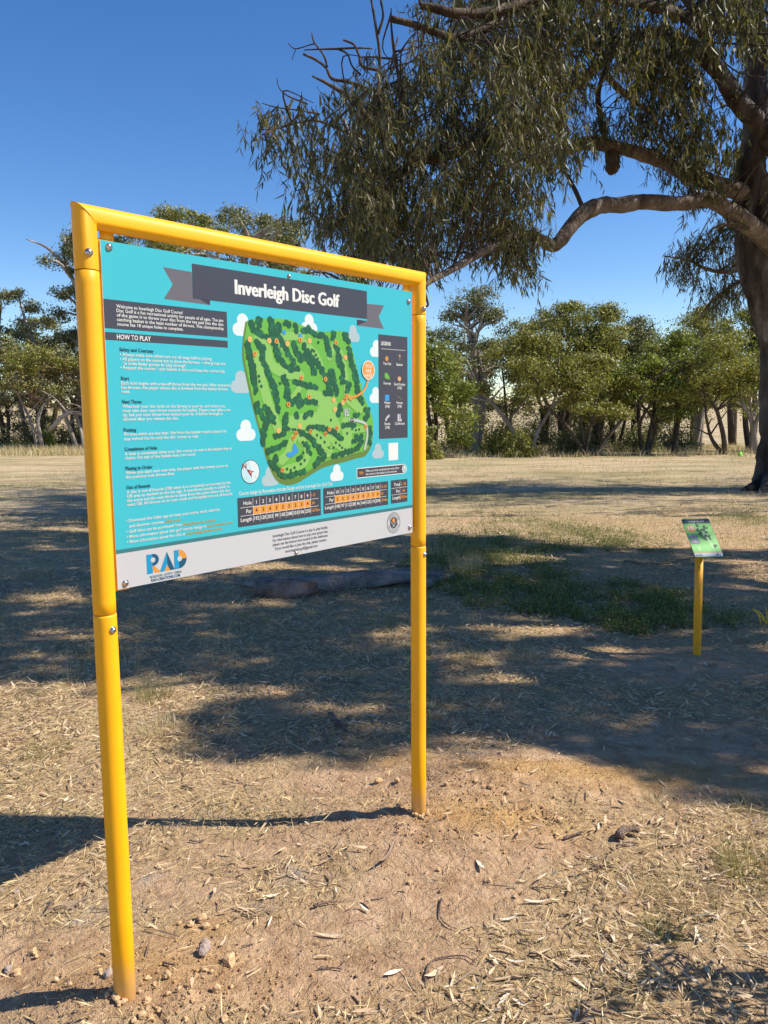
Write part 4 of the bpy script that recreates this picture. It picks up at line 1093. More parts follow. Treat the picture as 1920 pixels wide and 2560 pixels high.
V, F, S, _, _ = droop_leaves(Q, 9, (.2, .5), (.13, .22), (.026, .044), simple=True)
leaf_mesh('crown', V, F, S, GUM, gum, GO)
TB = np.concatenate(TBs)
u_, v_ = projv(TB)
TB = TB[~((u_ < 960) & (v_ < 70) & (u_ > -400) & (v_ > -300))]
u_, v_ = projv(TB)
outf = (u_ > 2000) | (v_ < -120)
V, F, S, _, _ = droop_leaves(TB[outf], 7, (.15, .55), (.12, .22), (.02, .034), simple=True)
leaf_mesh('crown', V, F, S, GUM, gum, GO)
TB = TB[~outf]
V, F, S, A_, B_ = droop_leaves(TB, 8, (.15, .6), (.10, .22), (.013, .027))
leaf_mesh('crown', V, F, S, GUM, gum, GO)
V, F, S = twig_lines(A_, B_, .0035)
leaf_mesh('twigs', V, F, S, TWIG, gum, GO)
print('gum twigs', len(TB))
# a tuft of bright yellow-green regrowth on the lower limb
tt = np.array([at(1770, 480, g - 1.15)] * 9) + RNG.normal(size=(9, 3)) * .05
V, F, S, _, _ = droop_leaves(tt, 7, (.1, .22), (.08, .13), (.014, .02))
leaf_mesh('young_shoots', V, F, S, leafmat('young_leaf', [(.30, .34, .05), (.42, .44, .08)], .5, .3), gum, GO)

# ------------------------------------------------------------------ shade gum that stands beyond the right edge
SHX, SHY = 9.0, 5.6
shade = tag(empty('eucalyptus_tree', (SHX, SHY, float(gz(SHX, SHY)))), 'spreading gum tree beside the tee sign, its crown shading the litter', 'tree')
HO = np.array(shade.location)
LIT = [  # sunlit gaps in the shade (photo pixels on the ground): centre, radii
    (250, 1310, 260, 9), (1250, 1290, 260, 12), (1480, 1335, 180, 18), (1250, 1390, 120, 16), (90, 1365, 60, 7), (600, 1415, 150, 10), (110, 1500, 120, 12), (700, 1420, 200, 8), (1130, 1440, 40, 15), (150, 1590, 130, 16), (500, 1520, 60, 10),
    (1300, 1570, 160, 22), (1150, 1640, 90, 26), (1450, 1630, 150, 20), (1170, 1690, 90, 22), (1850, 1440, 90, 40), (1800, 1350, 140, 20), (960, 1600, 90, 25), (560, 1660, 60, 14), (1050, 1780, 60, 30), (850, 1770, 110, 20), (380, 1700, 120, 24), (620, 1730, 100, 16), (1880, 1600, 60, 20), (1600, 1700, 60, 10),
    (1640, 1470, 60, 14), (420, 1450, 60, 10), (300, 1420, 40, 8)]
SHADE_POLY = [(-700, 1330), (-300, 1300), (300, 1318), (800, 1330), (1100, 1335), (1400, 1352), (1700, 1365), (1920, 1330), (2300, 1330), (2500, 2050), (1980, 2080), (1830, 2010), (1600, 1965), (1400, 1880), (1180, 1850), (1010, 1845), (930, 1890), (640, 1905), (440, 1880), (420, 1790), (560, 1760), (480, 1710), (260, 1690), (-50, 1715), (-800, 1700)]
nn = 56000
px = RNG.uniform(-700, 2500, nn); py = 1020 + 1 / RNG.uniform(1 / 1060, 1 / 285, nn)
jit = (fbm(px / 130 + 3, py / 50, 3) - .5)
k_ = in_poly(px + jit * 120, py + jit * 50, SHADE_POLY)
for cx_, cy_, rx, ry in LIT:
    e = ((px + jit * rx * .9 - cx_) / rx) ** 2 + ((py + jit * ry * 1.2 - cy_) / ry) ** 2
    k_ &= ~((e < 1) & (RNG.random(nn) < .97))
k_ &= fbm(px / 60 + 31, py / 14 + 2, 3) > .345
GP = flatv(px[k_], py[k_])
keep = np.minimum(1, (GP[:, 1] / 9) ** 1.0) > RNG.random(len(GP)) * 1.0
GP = GP[keep]
Hh = 5.6 + 3.2 * fbm(GP[:, 0] / 1.6, GP[:, 1] / 1.6 + 70, 2) + RNG.normal(size=len(GP)) * .5 + .16 * np.clip(GP[:, 1] - 4, 0, 9)
Hh = np.maximum(Hh, 1.6 + .54 * GP[:, 1] + .95 + RNG.random(len(GP)) * .8)
TB = GP + SUN[None, :] / SUN[2] * Hh[:, None]
TB = TB[projv(TB)[1] < -150]
V, F, S, A_, B_ = droop_leaves(TB, 6, (.2, .5), (.14, .24), (.03, .052), simple=True)
leaf_mesh('crown', V, F, S, GUM, shade, HO)
print('shade twigs', len(TB))
def free_limb(name, pts, r0, r1, mat, parent, org, n=10, seed=1):
    P = catmull(np.array(pts), 5)
    mb = MBld(org); mb.tube(P, np.linspace(r0, r1, len(P)), n, .06, True, seed=seed); return mb.build(name, mat, parent)
zb = float(gz(SHX, SHY))
free_limb('trunk', [(SHX, SHY, zb - .3), (SHX - .05, SHY, zb + 1), (SHX - .3, SHY + .1, zb + 2.6), (SHX - .5, SHY + .1, zb + 4), (SHX - .2, SHY + .2, zb + 6), (SHX - .4, SHY + .1, zb + 8.5)], .36, .12, BARK, shade, HO, 18)
for i, (ex, ey, ez, z0) in enumerate(((3.4, 5.0, 7.4, 3.4), (4.4, 8.6, 8.4, 4.0), (5.5, 3.9, 7.8, 4.4), (6.2, 11.5, 9.0, 4.8), (11.5, 4, 8.5, 4.8), (3.0, 7.0, 8.0, 5.0))):
    free_limb('limb', [(SHX - .4, SHY + .1, zb + z0), (SHX * .7 + ex * .3, SHY * .7 + ey * .3, zb + z0 + .9), (SHX * .35 + ex * .65, SHY * .35 + ey * .65 + .3, (zb + z0 + 1) * .5 + ez * .5), (ex, ey, ez)], .15, .035, BARKR, shade, HO, 10, i)

# ------------------------------------------------------------------ trees across the field
def far_tree(name, label, group, px, y, top_px, half_px, leafm, bark, style, seed, base_py=None, trunks=None, low=.30, nclump=22, per=300, cl=1.0, dead=0):
    if 250 < px < 1020: nclump *= .75
    if px > 1020: top_px -= 20
    if px < 300: top_px -= 8
    nclump = int(nclump * 1.4); cl *= 1.12; half_px *= 1.15; per = int(per * .85)
    global RNG
    rs = np.random.RandomState(seed)
    bx = at(px, 1100, y)[0]
    bz = float(gz(bx, y))
    root = tag(empty(name, (bx, y, bz)), label, 'tree', group)
    org = np.array(root.location)
    topz = at(px, top_px, y)[2]
    H = topz - bz
    hw_ = half_px * y / FPX
    mb = MBld(org)
    stems = trunks or [[(0, 0), (rs.uniform(-.15, .15), .3), (rs.uniform(-.3, .3), .6), (rs.uniform(-.3, .3), .85)] for _ in range(rs.randint(2, 5))]
    tips = []
    for si, st in enumerate(stems):
        off = rs.uniform(-.18, .18) if si else 0
        P = np.array([(bx + off + a * hw_, y + rs.uniform(-.3, .3) * (i > 0), bz + b_ * H - (.2 if i == 0 else 0)) for i, (a, b_) in enumerate(st)])
        Q = catmull(P, 5)
        r0 = H * rs.uniform(.017, .026)
        mb.tube(Q, np.linspace(r0, r0 * .3, len(Q)), 9, .1, True, seed=seed + si)
        for bi in range(7):
            i = rs.randint(len(Q) // 3, len(Q))
            a = rs.uniform(0, 6.28); L = hw_ * rs.uniform(.35, .9)
            e = Q[i] + np.array([math.cos(a) * L, math.sin(a) * L * .7, L * rs.uniform(.1, .9)])
            m_ = (Q[i] + e) / 2 + np.array([0, 0, L * rs.uniform(-.05, .2)])
            if e[2] < bz + H * .95:
                mb.tube(catmull([Q[i], m_, e], 4), np.linspace(r0 * .4, r0 * .1, 9), 6, .12, True, seed=seed + bi)
                tips.append(e)
    mb.build('trunk', bark, root)
    C = []; R3 = []
    for i in range(nclump):
        a = rs.uniform(0, 6.28); q = rs.rand() ** .6
        t = low + (1 - low) * rs.rand() ** .8
        wid = math.sin(min(1, (t - low) / (1 - low) * .8 + .25) * math.pi * .93) if style != 'bush' else math.sqrt(max(.1, 1 - ((t - low) / (1 - low)) ** 2.2))
        r = rs.choice([.26, .36, .46, .58, .74]) * rs.uniform(.85, 1.15) * cl
        C.append((bx + math.cos(a) * hw_ * q * max(.25, wid), y + math.sin(a) * hw_ * .7 * q * max(.25, wid), min(bz + t * H, topz - r * (.75 if rs.rand() < .8 else -.1))))
        R3.append(r)
    for e in tips[:max(0, int(nclump * .35))]:
        if e[2] > bz + H * low: C.append(tuple(e + rs.normal(size=3) * .1)); R3.append(rs.uniform(.3, .5) * cl)
    C = np.array(C); R3 = np.array(R3)
    m = len(C) * per
    ci = np.repeat(np.arange(len(C)), per)
    dv = rdir(m)
    rad = RNG.random(m) ** .38
    # several sub-lobes give each clump an uneven outline
    lob = 1 + .32 * np.sin(dv[:, 0] * 5 + ci * 1.7) * np.sin(dv[:, 1] * 5 + ci) + .2 * np.sin(dv[:, 2] * 7 + ci * 2.3)
    pos = C[ci] + dv * (R3[ci] * rad * lob)[:, None] * np.array([1.15, 1.0, .78])
    if style == 'airy': pos += RNG.normal(size=(m, 3)) * .07
    Nv = dv * np.array([1, 1, 1.25]) + rdir(m) * .75
    D = np.cross(Nv, rdir(m)) + np.array([0, 0, -.25])
    sz = RNG.uniform(.55, 1.3, m) * (.132 if y < 44 else .16)
    V, F, S = quads(pos, D, Nv, sz, sz * .48)
    leaf_mesh('crown', V, F, S, leafm, root, org)
    if dead:
        P = C[RNG.integers(0, len(C), dead)] + RNG.normal(size=(dead, 3)) * .35 + np.array([0, 0, -.7])
        V, F, S = quads(P, rdir(dead), rdir(dead), RNG.uniform(.08, .16, dead), RNG.uniform(.03, .06, dead))
        leaf_mesh('dead_foliage', V, F, S, DEADL, root, org)
    return root
GRP = 'gum trees along the far edge of the field'
GW = 'gum trees in the woodland beyond the course sign'
FAR = [  # label, group, px, y, top, half, leaf, bark, style, kw
    ('bright green bushy tree low to the ground beside the yellow frame post', GRP, 1085, 34.5, 880, 95, BGB, BARKD, 'bush', dict(low=.10, nclump=34, cl=1.05)),
    ('tall gum rising behind the bushy tree, its top brushing the hanging leaves', GRP, 1190, 41, 738, 95, BGC, BARKW, 'airy', dict(low=.40, nclump=26)),
    ('gum with a pale trunk leaning left out of the thicket', GRP, 1330, 36, 850, 150, BGA, BARKW, 'airy', dict(trunks=[[(-.05, 0), (-.35, .28), (-.75, .55), (-.95, .78)], [(0, 0), (.12, .2), (.35, .45), (.4, .8)]], low=.36, nclump=30)),
    ('broad rounded gum with the highest dome of the thicket', GRP, 1400, 40, 772, 125, BGA, BARKD, 'dome', dict(low=.33, nclump=36)),
    ('domed gum with olive crown right of the highest dome', GRP, 1490, 38.5, 778, 105, BGA, BARKD, 'dome', dict(low=.30, nclump=34)),
    ('many stemmed low gum fanning out at the field edge', GRP, 1470, 35, 905, 130, BGA, BARKD, 'dome', dict(trunks=[[(0, 0), (-.3, .25), (-.7, .5), (-.9, .8)], [(0, 0), (.1, .3), (.2, .6), (.3, .9)], [(.05, 0), (.4, .25), (.9, .6), (1.1, .8)], [(0, 0), (-.1, .3), (-.2, .7), (-.2, .9)]], low=.38, nclump=26, cl=.9)),
    ('slim gum with a small separate dark top above the thicket', GRP, 1585, 41, 808, 55, BGC, BARKD, 'dome', dict(low=.42, nclump=16)),
    ('dark green gum where the skyline of the thicket dips', GRP, 1610, 36.5, 905, 110, BGB, BARKD, 'dome', dict(low=.34, nclump=30)),
    ('bright leaved gum at the right end of the skyline dip', GRP, 1680, 37, 848, 85, BGB, BARKD, 'dome', dict(low=.35, nclump=28)),
    ('tall gum crown left of the big trunk, yellow green on top', GRP, 1745, 42, 785, 85, BGA, BARKW, 'dome', dict(low=.34, nclump=30)),
    ('gum with a bare leaning trunk forked low beside the big trunk', GRP, 1815, 35.5, 840, 130, BGA, BARKD, 'airy', dict(trunks=[[(0, 0), (-.1, .2), (-.32, .45), (-.85, .66)], [(.02, 0), (-.2, .12), (-.35, .3), (-.4, .5)]], low=.46, nclump=26)),
    ('tall gum close behind the big trunk', GRP, 1880, 40, 775, 90, BGA, BARKD, 'dome', dict(low=.38, nclump=30)),
    ('twin stemmed gum standing beyond the lime green marker', GRP, 1890, 36, 900, 80, BGB, BARKW, 'airy', dict(low=.42, nclump=18)),
    ('rounded gum past the big trunk towards the paddock', GRP, 2010, 39, 780, 110, BGA, BARKD, 'dome', dict(low=.34, nclump=26)),
    ('wide gum past the big trunk at the end of the row', GRP, 2170, 38, 800, 120, BGB, BARKD, 'dome', dict(low=.30, nclump=26)),
    ('low dark gum filling the back of the thicket', GRP, 1540, 47, 870, 130, BGC, BARKD, 'dome', dict(low=.25, nclump=30)),
    ('low dark gum at the back behind the leaning pale trunk', GRP, 1280, 47, 860, 130, BGC, BARKD, 'dome', dict(low=.25, nclump=30)),
    ('back row gum filling the gap beside the bushy tree', GRP, 1130, 46, 830, 120, BGC, BARKD, 'dome', dict(low=.12, nclump=26)),
    ('back row gum between the leaning trunk and the highest dome', GRP, 1360, 49, 800, 130, BGC, BARKD, 'dome', dict(low=.12, nclump=28)),
    ('back row gum seen through the stems of the domed gums', GRP, 1460, 45, 830, 120, BGC, BARKD, 'dome', dict(low=.12, nclump=28)),
    ('back row gum under the skyline dip', GRP, 1640, 48, 870, 120, BGC, BARKD, 'dome', dict(low=.12, nclump=26)),
    ('back row gum left of the leaning forked trunk', GRP, 1730, 46, 850, 110, BGA, BARKD, 'dome', dict(low=.2, nclump=24)),
    ('back row gum between the big trunk and the forked trunk', GRP, 1830, 50, 800, 120, BGA, BARKD, 'dome', dict(low=.25, nclump=24)),
    # left and behind the sign
    ('airy tall gum with open sky through its top, left of the frame', GW, 50, 50, 728, 110, BGC, BARKW, 'airy', dict(low=.55, nclump=20, cl=.95, trunks=[[(.2, 0), (.0, .35), (-.3, .65), (-.2, .92)], [(.2, .3), (.5, .55), (.3, .75), (.1, .95)]])),
    ('tall gum standing behind the left frame post', GW, 225, 49, 560, 90, BGC, BARKW, 'airy', dict(low=.5, nclump=24)),
    ('low rounded olive gum left of the frame with a pale bare trunk', GW, 95, 43, 862, 110, BGA, BARKW, 'dome', dict(low=.52, nclump=22, cl=.95, dead=900, trunks=[[(.0, 0), (-.12, .25), (-.35, .5), (-.5, .75)], [(.18, 0), (.12, .3), (.25, .55), (.05, .85)], [(.2, .25), (.6, .36), (1.1, .33), (1.4, .3)]])),
    ('half dead gum with brown leaves and bare pale branches', GW, 165, 44, 865, 90, BGC, BARKW, 'airy', dict(low=.5, nclump=12, dead=1600, trunks=[[(.3, 0), (.1, .25), (-.05, .5), (-.2, .9)], [(.5, 0), (.35, .3), (.0, .42), (-.5, .4)]])),
    ('dark dense gum filling the woodland left of the frame', GW, 10, 46, 850, 120, BGC, BARKD, 'dome', dict(low=.22, nclump=30)),
    ('dark dense gum behind the bare pale trunks', GW, 190, 50, 830, 120, BGC, BARKD, 'dome', dict(low=.2, nclump=32)),
    ('tall olive gum whose top shows over the left of the top rail', GW, 430, 46, 515, 150, BGA, BARKW, 'dome', dict(low=.3, nclump=40, cl=1.15)),
    ('tall dark gum whose top shows over the middle of the top rail', GW, 600, 44, 505, 140, BGC, BARKW, 'airy', dict(low=.3, nclump=40, cl=1.1)),
    ('olive gum under the drooping leaves above the top rail', GW, 730, 47, 555, 120, BGA, BARKW, 'dome', dict(low=.3, nclump=36, cl=1.1)),
    ('tall gum hidden in part by the right half of the sign panel', GW, 880, 46, 640, 120, BGA, BARKD, 'dome', dict(low=.3, nclump=34, cl=1.1)),
    ('gum filling the skyline behind the left part of the top rail', GW, 350, 49, 560, 110, BGA, BARKD, 'dome', dict(low=.45, nclump=34, cl=1.1)),
    ('gum filling the skyline between the two tallest crowns over the top rail', GW, 510, 50, 530, 110, BGA, BARKD, 'dome', dict(low=.45, nclump=36, cl=1.1)),
    ('gum filling the skyline beside the drooping leaves over the top rail', GW, 670, 49, 540, 110, BGC, BARKD, 'dome', dict(low=.45, nclump=36, cl=1.1)),
    ('gum behind the right frame post', GW, 1000, 43, 770, 110, BGB, BARKD, 'dome', dict(low=.25, nclump=32)),
    ('gum behind the left edge of the sign panel', GW, 320, 47, 640, 100, BGC, BARKD, 'dome', dict(low=.25, nclump=34, cl=1.1)),
    ('full gum low behind the pale trunks left of the frame', GW, 120, 53, 800, 150, BGA, BARKD, 'dome', dict(low=.08, nclump=36, cl=1.15)),
    ('gum at the outer end of the woodland left of the frame', GW, -110, 46, 760, 120, BGA, BARKW, 'dome', dict(low=.3, nclump=30)),
]
for i, (lab, grp, px, y, top, half, lm, bk, st, kw) in enumerate(FAR):
    far_tree('gum_tree', lab, grp, px, y, top, half, lm, bk, st, 100 + i * 7, **kw)
# dark undergrowth shrubs below the left trees
def shrub(label, px, y, hgt, half, mat, seed, group='dark shrubs at the foot of the woodland'):
    rs = np.random.RandomState(seed)
    bx = at(px, 1100, y)[0]; bz = float(gz(bx, y))
    root = tag(empty('shrub', (bx, y, bz)), label, 'shrub', group)
    org = np.array(root.location)
    mb = MBld(org)
    for i in range(5):
        a = rs.uniform(0, 6.28); mb.tube([(bx, y, bz - .1), (bx + math.cos(a) * half * .3, y + math.sin(a) * half * .3, bz + hgt * .4), (bx + math.cos(a) * half * .6, y + math.sin(a) * half * .6, bz + hgt * .75)], [.03, .02, .01], 6, .1, seed=i)
    mb.build('stem', BARKD, root)
    m = 3200
    c = rdir(m); c[:, 2] = np.abs(c[:, 2])
    lob = 1 + .3 * np.sin(c[:, 0] * 6 + seed) * np.sin(c[:, 1] * 6) + .15 * np.sin(c[:, 2] * 9)
    pos = np.array([bx, y, bz]) + c * (RNG.random(m) ** .4 * lob)[:, None] * [half, half * .7, hgt]
    sz = RNG.uniform(.08, .17, m)
    V, F, S = quads(pos, rdir(m), rdir(m), sz, sz * .45)
    leaf_mesh('foliage', V, F, S, mat, root, org)
for i, (lab, px, y, h_, hf, mt) in enumerate((('grey green shrub between the pale trunk and the frame post', 145, 45, 1.5, 1.1, BGC), ('small fresh green shrub at the foot of the pale trunk', 118, 43.5, 1.0, .6, BGB), ('dark shrub in the shade left of the bare trunks', 20, 46, 1.6, 1.4, BGC),
                                              ('dark shrub filling the gap behind the bare trunks', 75, 48, 1.8, 1.5, BGC), ('dark shrub tucked against the left frame post line', 205, 46, 1.8, 1.3, BGC), ('olive shrub below the bright bushy tree', 1060, 33, .8, .8, BGA),
                                              ('sprawling olive shrub between the thicket stems', 1250, 37, 1.2, 1.0, BGA), ('leafy shrub at the foot of the leaning pale trunk', 1300, 34, 1.0, .7, BGA), ('low shrub under the domed gums', 1440, 38, 1.2, 1.2, BGC), ('low shrub under the dark green gum', 1600, 39, 1.2, 1.1, BGC), ('dark shrub deep in the thicket behind the many stemmed gum', 1480, 47, 1.7, 1.6, BGC), ('dark shrub deep in the thicket behind the leaning pale trunk', 1350, 48, 1.6, 1.6, BGC), ('olive shrub behind the bushy tree and the tall gum', 1160, 42, 1.7, 1.6, BGA), ('big dark shrub far behind the tall gum and the leaning pale trunk', 1230, 52, 2.3, 2.2, BGC), ('big dark shrub far behind the highest dome', 1320, 53, 2.3, 2.2, BGC), ('big dark shrub far behind the domed gums', 1420, 52, 2.3, 2.3, BGC), ('big dark shrub far behind the low gum at the skyline dip', 1530, 53, 2.2, 2.2, BGC), ('big dark shrub far behind the dark green gum', 1630, 52, 1.9, 2.0, BGC), ('small shrub left of the forked leaning trunk', 1690, 41, 1.2, 1.2, BGC))):
    shrub(lab, px, y, h_, hf, mt, 300 + i)

# ------------------------------------------------------------------ fallen log behind the sign
lg = [ground(640, 1492), ground(900, 1470), ground(1110, 1455)]
log = tag(empty('fallen_log', lg[0]), 'weathered grey split log lying behind the sign', 'log')
LO = np.array(log.location)
LB = barkmat('log_wood', [(.14, .115, .105), (.30, .26, .235), (.44, .39, .36)], 9, .1, 1.0, 'x')
mb = MBld(LO)
pts = [np.array([q[0], q[1], q[2] + .07]) for q in lg]
P = catmull([pts[0] - [.0, .0, 0], pts[0] * .6 + pts[1] * .4, pts[1], pts[1] * .4 + pts[2] * .6, pts[2]], 7)
mb.tube(P, np.interp(np.linspace(0, 1, len(P)), [0, .08, .5, .75, 1], [.075, .09, .08, .06, .05]), 18, .2, True, seed=5)
mb.build('trunk_wood', LB, log)
mb = MBld(LO); a = ground(672, 1490)
mb.tube([a + [-.02, -.02, .05], a + [.15, -.015, .065], a + [.42, -.0, .07]], [.08, .08, .04], 12, .3, seed=8)
mb.build('broken_end', barkmat('log_heart', [(.14, .09, .07), (.26, .17, .13), (.36, .28, .24)], 9, .3, .8), log)
mb = MBld(LO); a = ground(600, 1475); b_ = ground(690, 1488)
mb.tube(catmull([a + [0, 0, .06], a * .5 + b_ * .5 + [0, 0, .07], b_ + [0, .05, .06]], 4), np.linspace(.025, .05, 9), 8, .25, seed=9)
mb.build('broken_limb', LB, log)
for i, (x0, y0_, x1, y1_, r) in enumerate(((900, 1452, 1090, 1440, .04), (1045, 1480, 1130, 1450, .045))):
    a, b_ = ground(x0, y0_), ground(x1, y1_)
    mb = MBld(a); mb.tube(catmull([a + [0, 0, r * .8], (a + b_) / 2 + [0, .05, r], b_ + [0, 0, r * .8]], 5), np.linspace(r, r * .8, 11), 10, .25, seed=20 + i)
    tag(mb.build('log_piece', LB, None, a), ['split slab of grey log leaning on the far side of the fallen log', 'short stub of grey log beside the right frame post'][i], 'log')

# lime green marker at the field edge
a = ground(1850, 1141)
mk = MBld(a)
for f0, w0 in ((0, .12),):
    V = []
    for z, w in ((0, .075), (.02, .08), (.17, .065), (.19, .045)):
        V += [(a[0] + sx * w, a[1] + sy * w * .7, a[2] + z) for sx, sy in ((-1, -1), (1, -1), (1, 1), (-1, 1))]
    mk.add(V, [(i * 4 + j, i * 4 + (j + 1) % 4, i * 4 + 4 + (j + 1) % 4, i * 4 + 4 + j) for i in range(3) for j in range(4)] + [(12, 13, 14, 15), (3, 2, 1, 0)])
tag(mk.build('tee_marker', plain('lime_plastic', lin(120, 220, 70), .5), None, a, sm=False), 'small lime green tee marker at the edge of the field', 'marker')

# ================================================================== LITTER, GRASS AND STONES
DRY = leafmat('dry_leaf', [(.24, .15, .09), (.52, .37, .23), (.70, .55, .36), (.38, .27, .18), (.70, .56, .38), (.54, .38, .24), (.62, .47, .29), (.30, .2, .13), (.22, .14, .09)], .65, .1, (1, .8, .6))
STRAW = leafmat('dry_straw', [(.30, .20, .10), (.68, .52, .27), (.80, .66, .39), (.58, .43, .22), (.40, .28, .14)], .7, .15, (1, .9, .6))
DGR = leafmat('dry_grass', [(.42, .34, .18), (.56, .46, .27), (.66, .56, .36), (.38, .33, .15)], .7, .25, (1, .95, .6))
GGR = leafmat('green_grass', [(.10, .115, .035), (.17, .17, .055), (.27, .24, .10), (.42, .35, .18)], .6, .3)
WEED = leafmat('weed_leaf', [(.05, .085, .02), (.10, .14, .032), (.16, .20, .05), (.26, .27, .09)], .55, .3)
def litter_density(x, y):
    return np.clip(1 - 1.0 * np.clip(bare_w(x, y) * 1.25, 0, 1) ** .8, .07, 1)
def scatter(n, xr, yr, power=1.0, dens=litter_density, nz=.5, nscale=.35):
    x = RNG.uniform(*xr, n); y = yr[0] + (yr[1] - yr[0]) * RNG.random(n) ** power
    w = dens(x, y) * np.clip(.25 + 1.6 * (fbm(x / nscale + 60, y / nscale + 8, 3) - .25), .05, 1) ** nz
    k = (w > RNG.random(n)) & (np.abs(x) < 1.2 + y * .62)
    for q in (POST_L, POST_R): k &= (x - q[0]) ** 2 + (y - q[1]) ** 2 > .06 ** 2
    return x[k], y[k]
def flat_dir(n, tilt):
    a = RNG.random(n) * 6.283
    return np.stack([np.cos(a), np.sin(a), RNG.normal(size=n) * tilt], 1)
def lay(n, xr, yr, ll, lw, mat, name, power, lift=.004, tilt=.16, roll=.5, dens=litter_density, nscale=.35, bend=.18, simple=False):
    x, y = scatter(n, xr, yr, power, dens, 1.0, nscale)
    z = gz(x, y) + lift + RNG.random(len(x)) * lift * 1.5
    m = len(x)
    D = flat_dir(m, tilt)
    S = np.cross(D, np.array([0, 0, 1.0])) + RNG.normal(size=(m, 3)) * roll * .5
    L = RNG.uniform(*ll, m)
    B = np.stack([x, y, z], 1) - D * L[:, None] * .5 * np.array([1, 1, 0])
    V, F, S_ = quads(B + D * L[:, None] * .5, D, rdir(m), L, RNG.uniform(*lw, m) * 1.3) if simple else lances(B, D, S, L, RNG.uniform(*lw, m), bend)
    o = leaf_mesh(name, V, F, S_, mat, None, (0, 0, 0))
    return o, m
def right_dense(x, y):
    u = sstep(-.9, .9, np.asarray(x) - .2)
    return litter_density(x, y) * (.22 + .78 * np.clip(u + sstep(3.1, 4, y), 0, 1))
o, m = lay(75000, (-3.6, 5.0), (1.6, 8.0), (.015, .074), (.003, .0115), DRY, 'leaf_litter', 1.25, .007, .28, .8, right_dense, .35, .34)
tag(o, 'dry gum leaves strewn thickly over the ground', 'leaf litter')
o, m = lay(16000, (-7, 8), (6.5, 14), (.05, .12), (.008, .02), DRY, 'leaf_litter', 1.1, .005, .2)
tag(o, 'dry gum leaves strewn in the shade beyond the log', 'leaf litter')
o, m = lay(240000, (-3.2, 4.4), (1.55, 7), (.01, .075), (.0009, .003), STRAW, 'straw', 1.25, .005, .34, .9, simple=True)
tag(o, 'pale broken straw and cut grass scattered over the dirt', 'straw')
o, m = lay(5000, (-2.5, 3.2), (1.6, 5.5), (.04, .14), (.0025, .006), leafmat('twig_bits', [(.14, .10, .075), (.24, .18, .13), (.32, .25, .19)], .8, 0), 'twig_bits', 1.1, .004, .12, .8)
tag(o, 'thin broken twigs scattered among the leaves', 'twigs')

# crumbs of earth around the posts
def octa(C, R):
    n = len(C)
    v = np.array([(1, 0, 0), (0, 1, 0), (-1, 0, 0), (0, -1, 0), (0, 0, .8), (0, 0, -.8)], float)
    V = C[:, None, :] + v[None] * (R[:, None, None] * RNG.uniform(.6, 1.25, (n, 6, 1)))
    f = np.array([(0, 1, 4), (1, 2, 4), (2, 3, 4), (3, 0, 4), (1, 0, 5), (2, 1, 5), (3, 2, 5), (0, 3, 5)])
    return V.reshape(-1, 3), (np.arange(n)[:, None, None] * 6 + f[None]).ravel(), np.full(n * 8, 3)
cr = []
for c_, sx, sy, m in ((POST_L, .34, .16, 2600), (POST_L + [.25, -.05, 0], .3, .1, 1500), (POST_R, .3, .2, 2600), (POST_R + [.3, .1, 0], .35, .15, 2000), (flat(760, 2440), .25, .08, 700), (flat(1240, 1960), .5, .2, 2500), (flat(900, 2200), .9, .4, 2600)):
    cr.append(np.stack([c_[0] + RNG.normal(size=m) * sx, c_[1] + RNG.normal(size=m) * sy], 1))
cr = np.concatenate(cr)
for q in (POST_L, POST_R): cr = cr[(cr[:, 0] - q[0]) ** 2 + (cr[:, 1] - q[1]) ** 2 > .034 ** 2]
rad = .0008 + .005 * RNG.random(len(cr)) ** 10 + .0013 * RNG.random(len(cr))
V, F, S = octa(np.c_[cr, gz(cr[:, 0], cr[:, 1]) + rad * .3], rad)
tag(leaf_mesh('earth_crumbs', V, F, S, leafmat('earth_crumb', [(.26, .165, .105), (.42, .26, .14), (.50, .31, .13), (.40, .28, .2)], .95, 0), None, (0, 0, 0)), 'loose crumbs of dug earth around the frame posts', 'earth')

# single clods and stones
CLOD = barkmat('orange_clod', [(.62, .38, .18), (.84, .56, .30), (.92, .68, .44)], 5, 1, .5)
STONE = barkmat('pink_stone', [(.40, .30, .25), (.54, .42, .36), (.64, .53, .46)], 30, 1, .5)
import bmesh
def clod_mesh(seed):
    bm = bmesh.new(); bmesh.ops.create_icosphere(bm, subdivisions=2, radius=1)
    rs = np.random.RandomState(seed); k = rs.normal(size=(5, 3)) * 2.2; ph = rs.rand(5) * 6
    for v in bm.verts:
        c = np.array(v.co); s = 1 + sum(.12 * math.sin(k[i] @ c + ph[i]) for i in range(5)) + rs.uniform(-.07, .07)
        v.co = Vector(c * s * [1, .85, .7])
    me = bpy.data.meshes.new('clod'); bm.to_mesh(me); bm.free(); return me
CM = [clod_mesh(i) for i in range(4)]; SM = [clod_mesh(10 + i) for i in range(3)]
for m_ in CM: m_.materials.append(CLOD)
for m_ in SM: m_.materials.append(STONE)
def z6(x, y): return x / 1.659, 1900 + y / 1.659
def z5(x, y): return 900 + x / 1.6265, 1750 + y / 1.6265
def put(name, mesh, px, py, size_px, lab, cat, grp=None, sink=.35):
    q = ground(px, py); r = size_px * q[1] / FPX / 2
    o = link(name, mesh, None, None, q + np.array([0, 0, r * (.7 - sink)]))
    o.scale = (r, r, r); o.rotation_euler = (rr.uniform(-.3, .3), rr.uniform(-.3, .3), rr.uniform(0, 6.28))
    tag(o, lab, cat, grp); return o
put('clod', CM[0], *z6(952, 836), 38, 'largest orange clod of earth, alone right of the left post', 'clod')
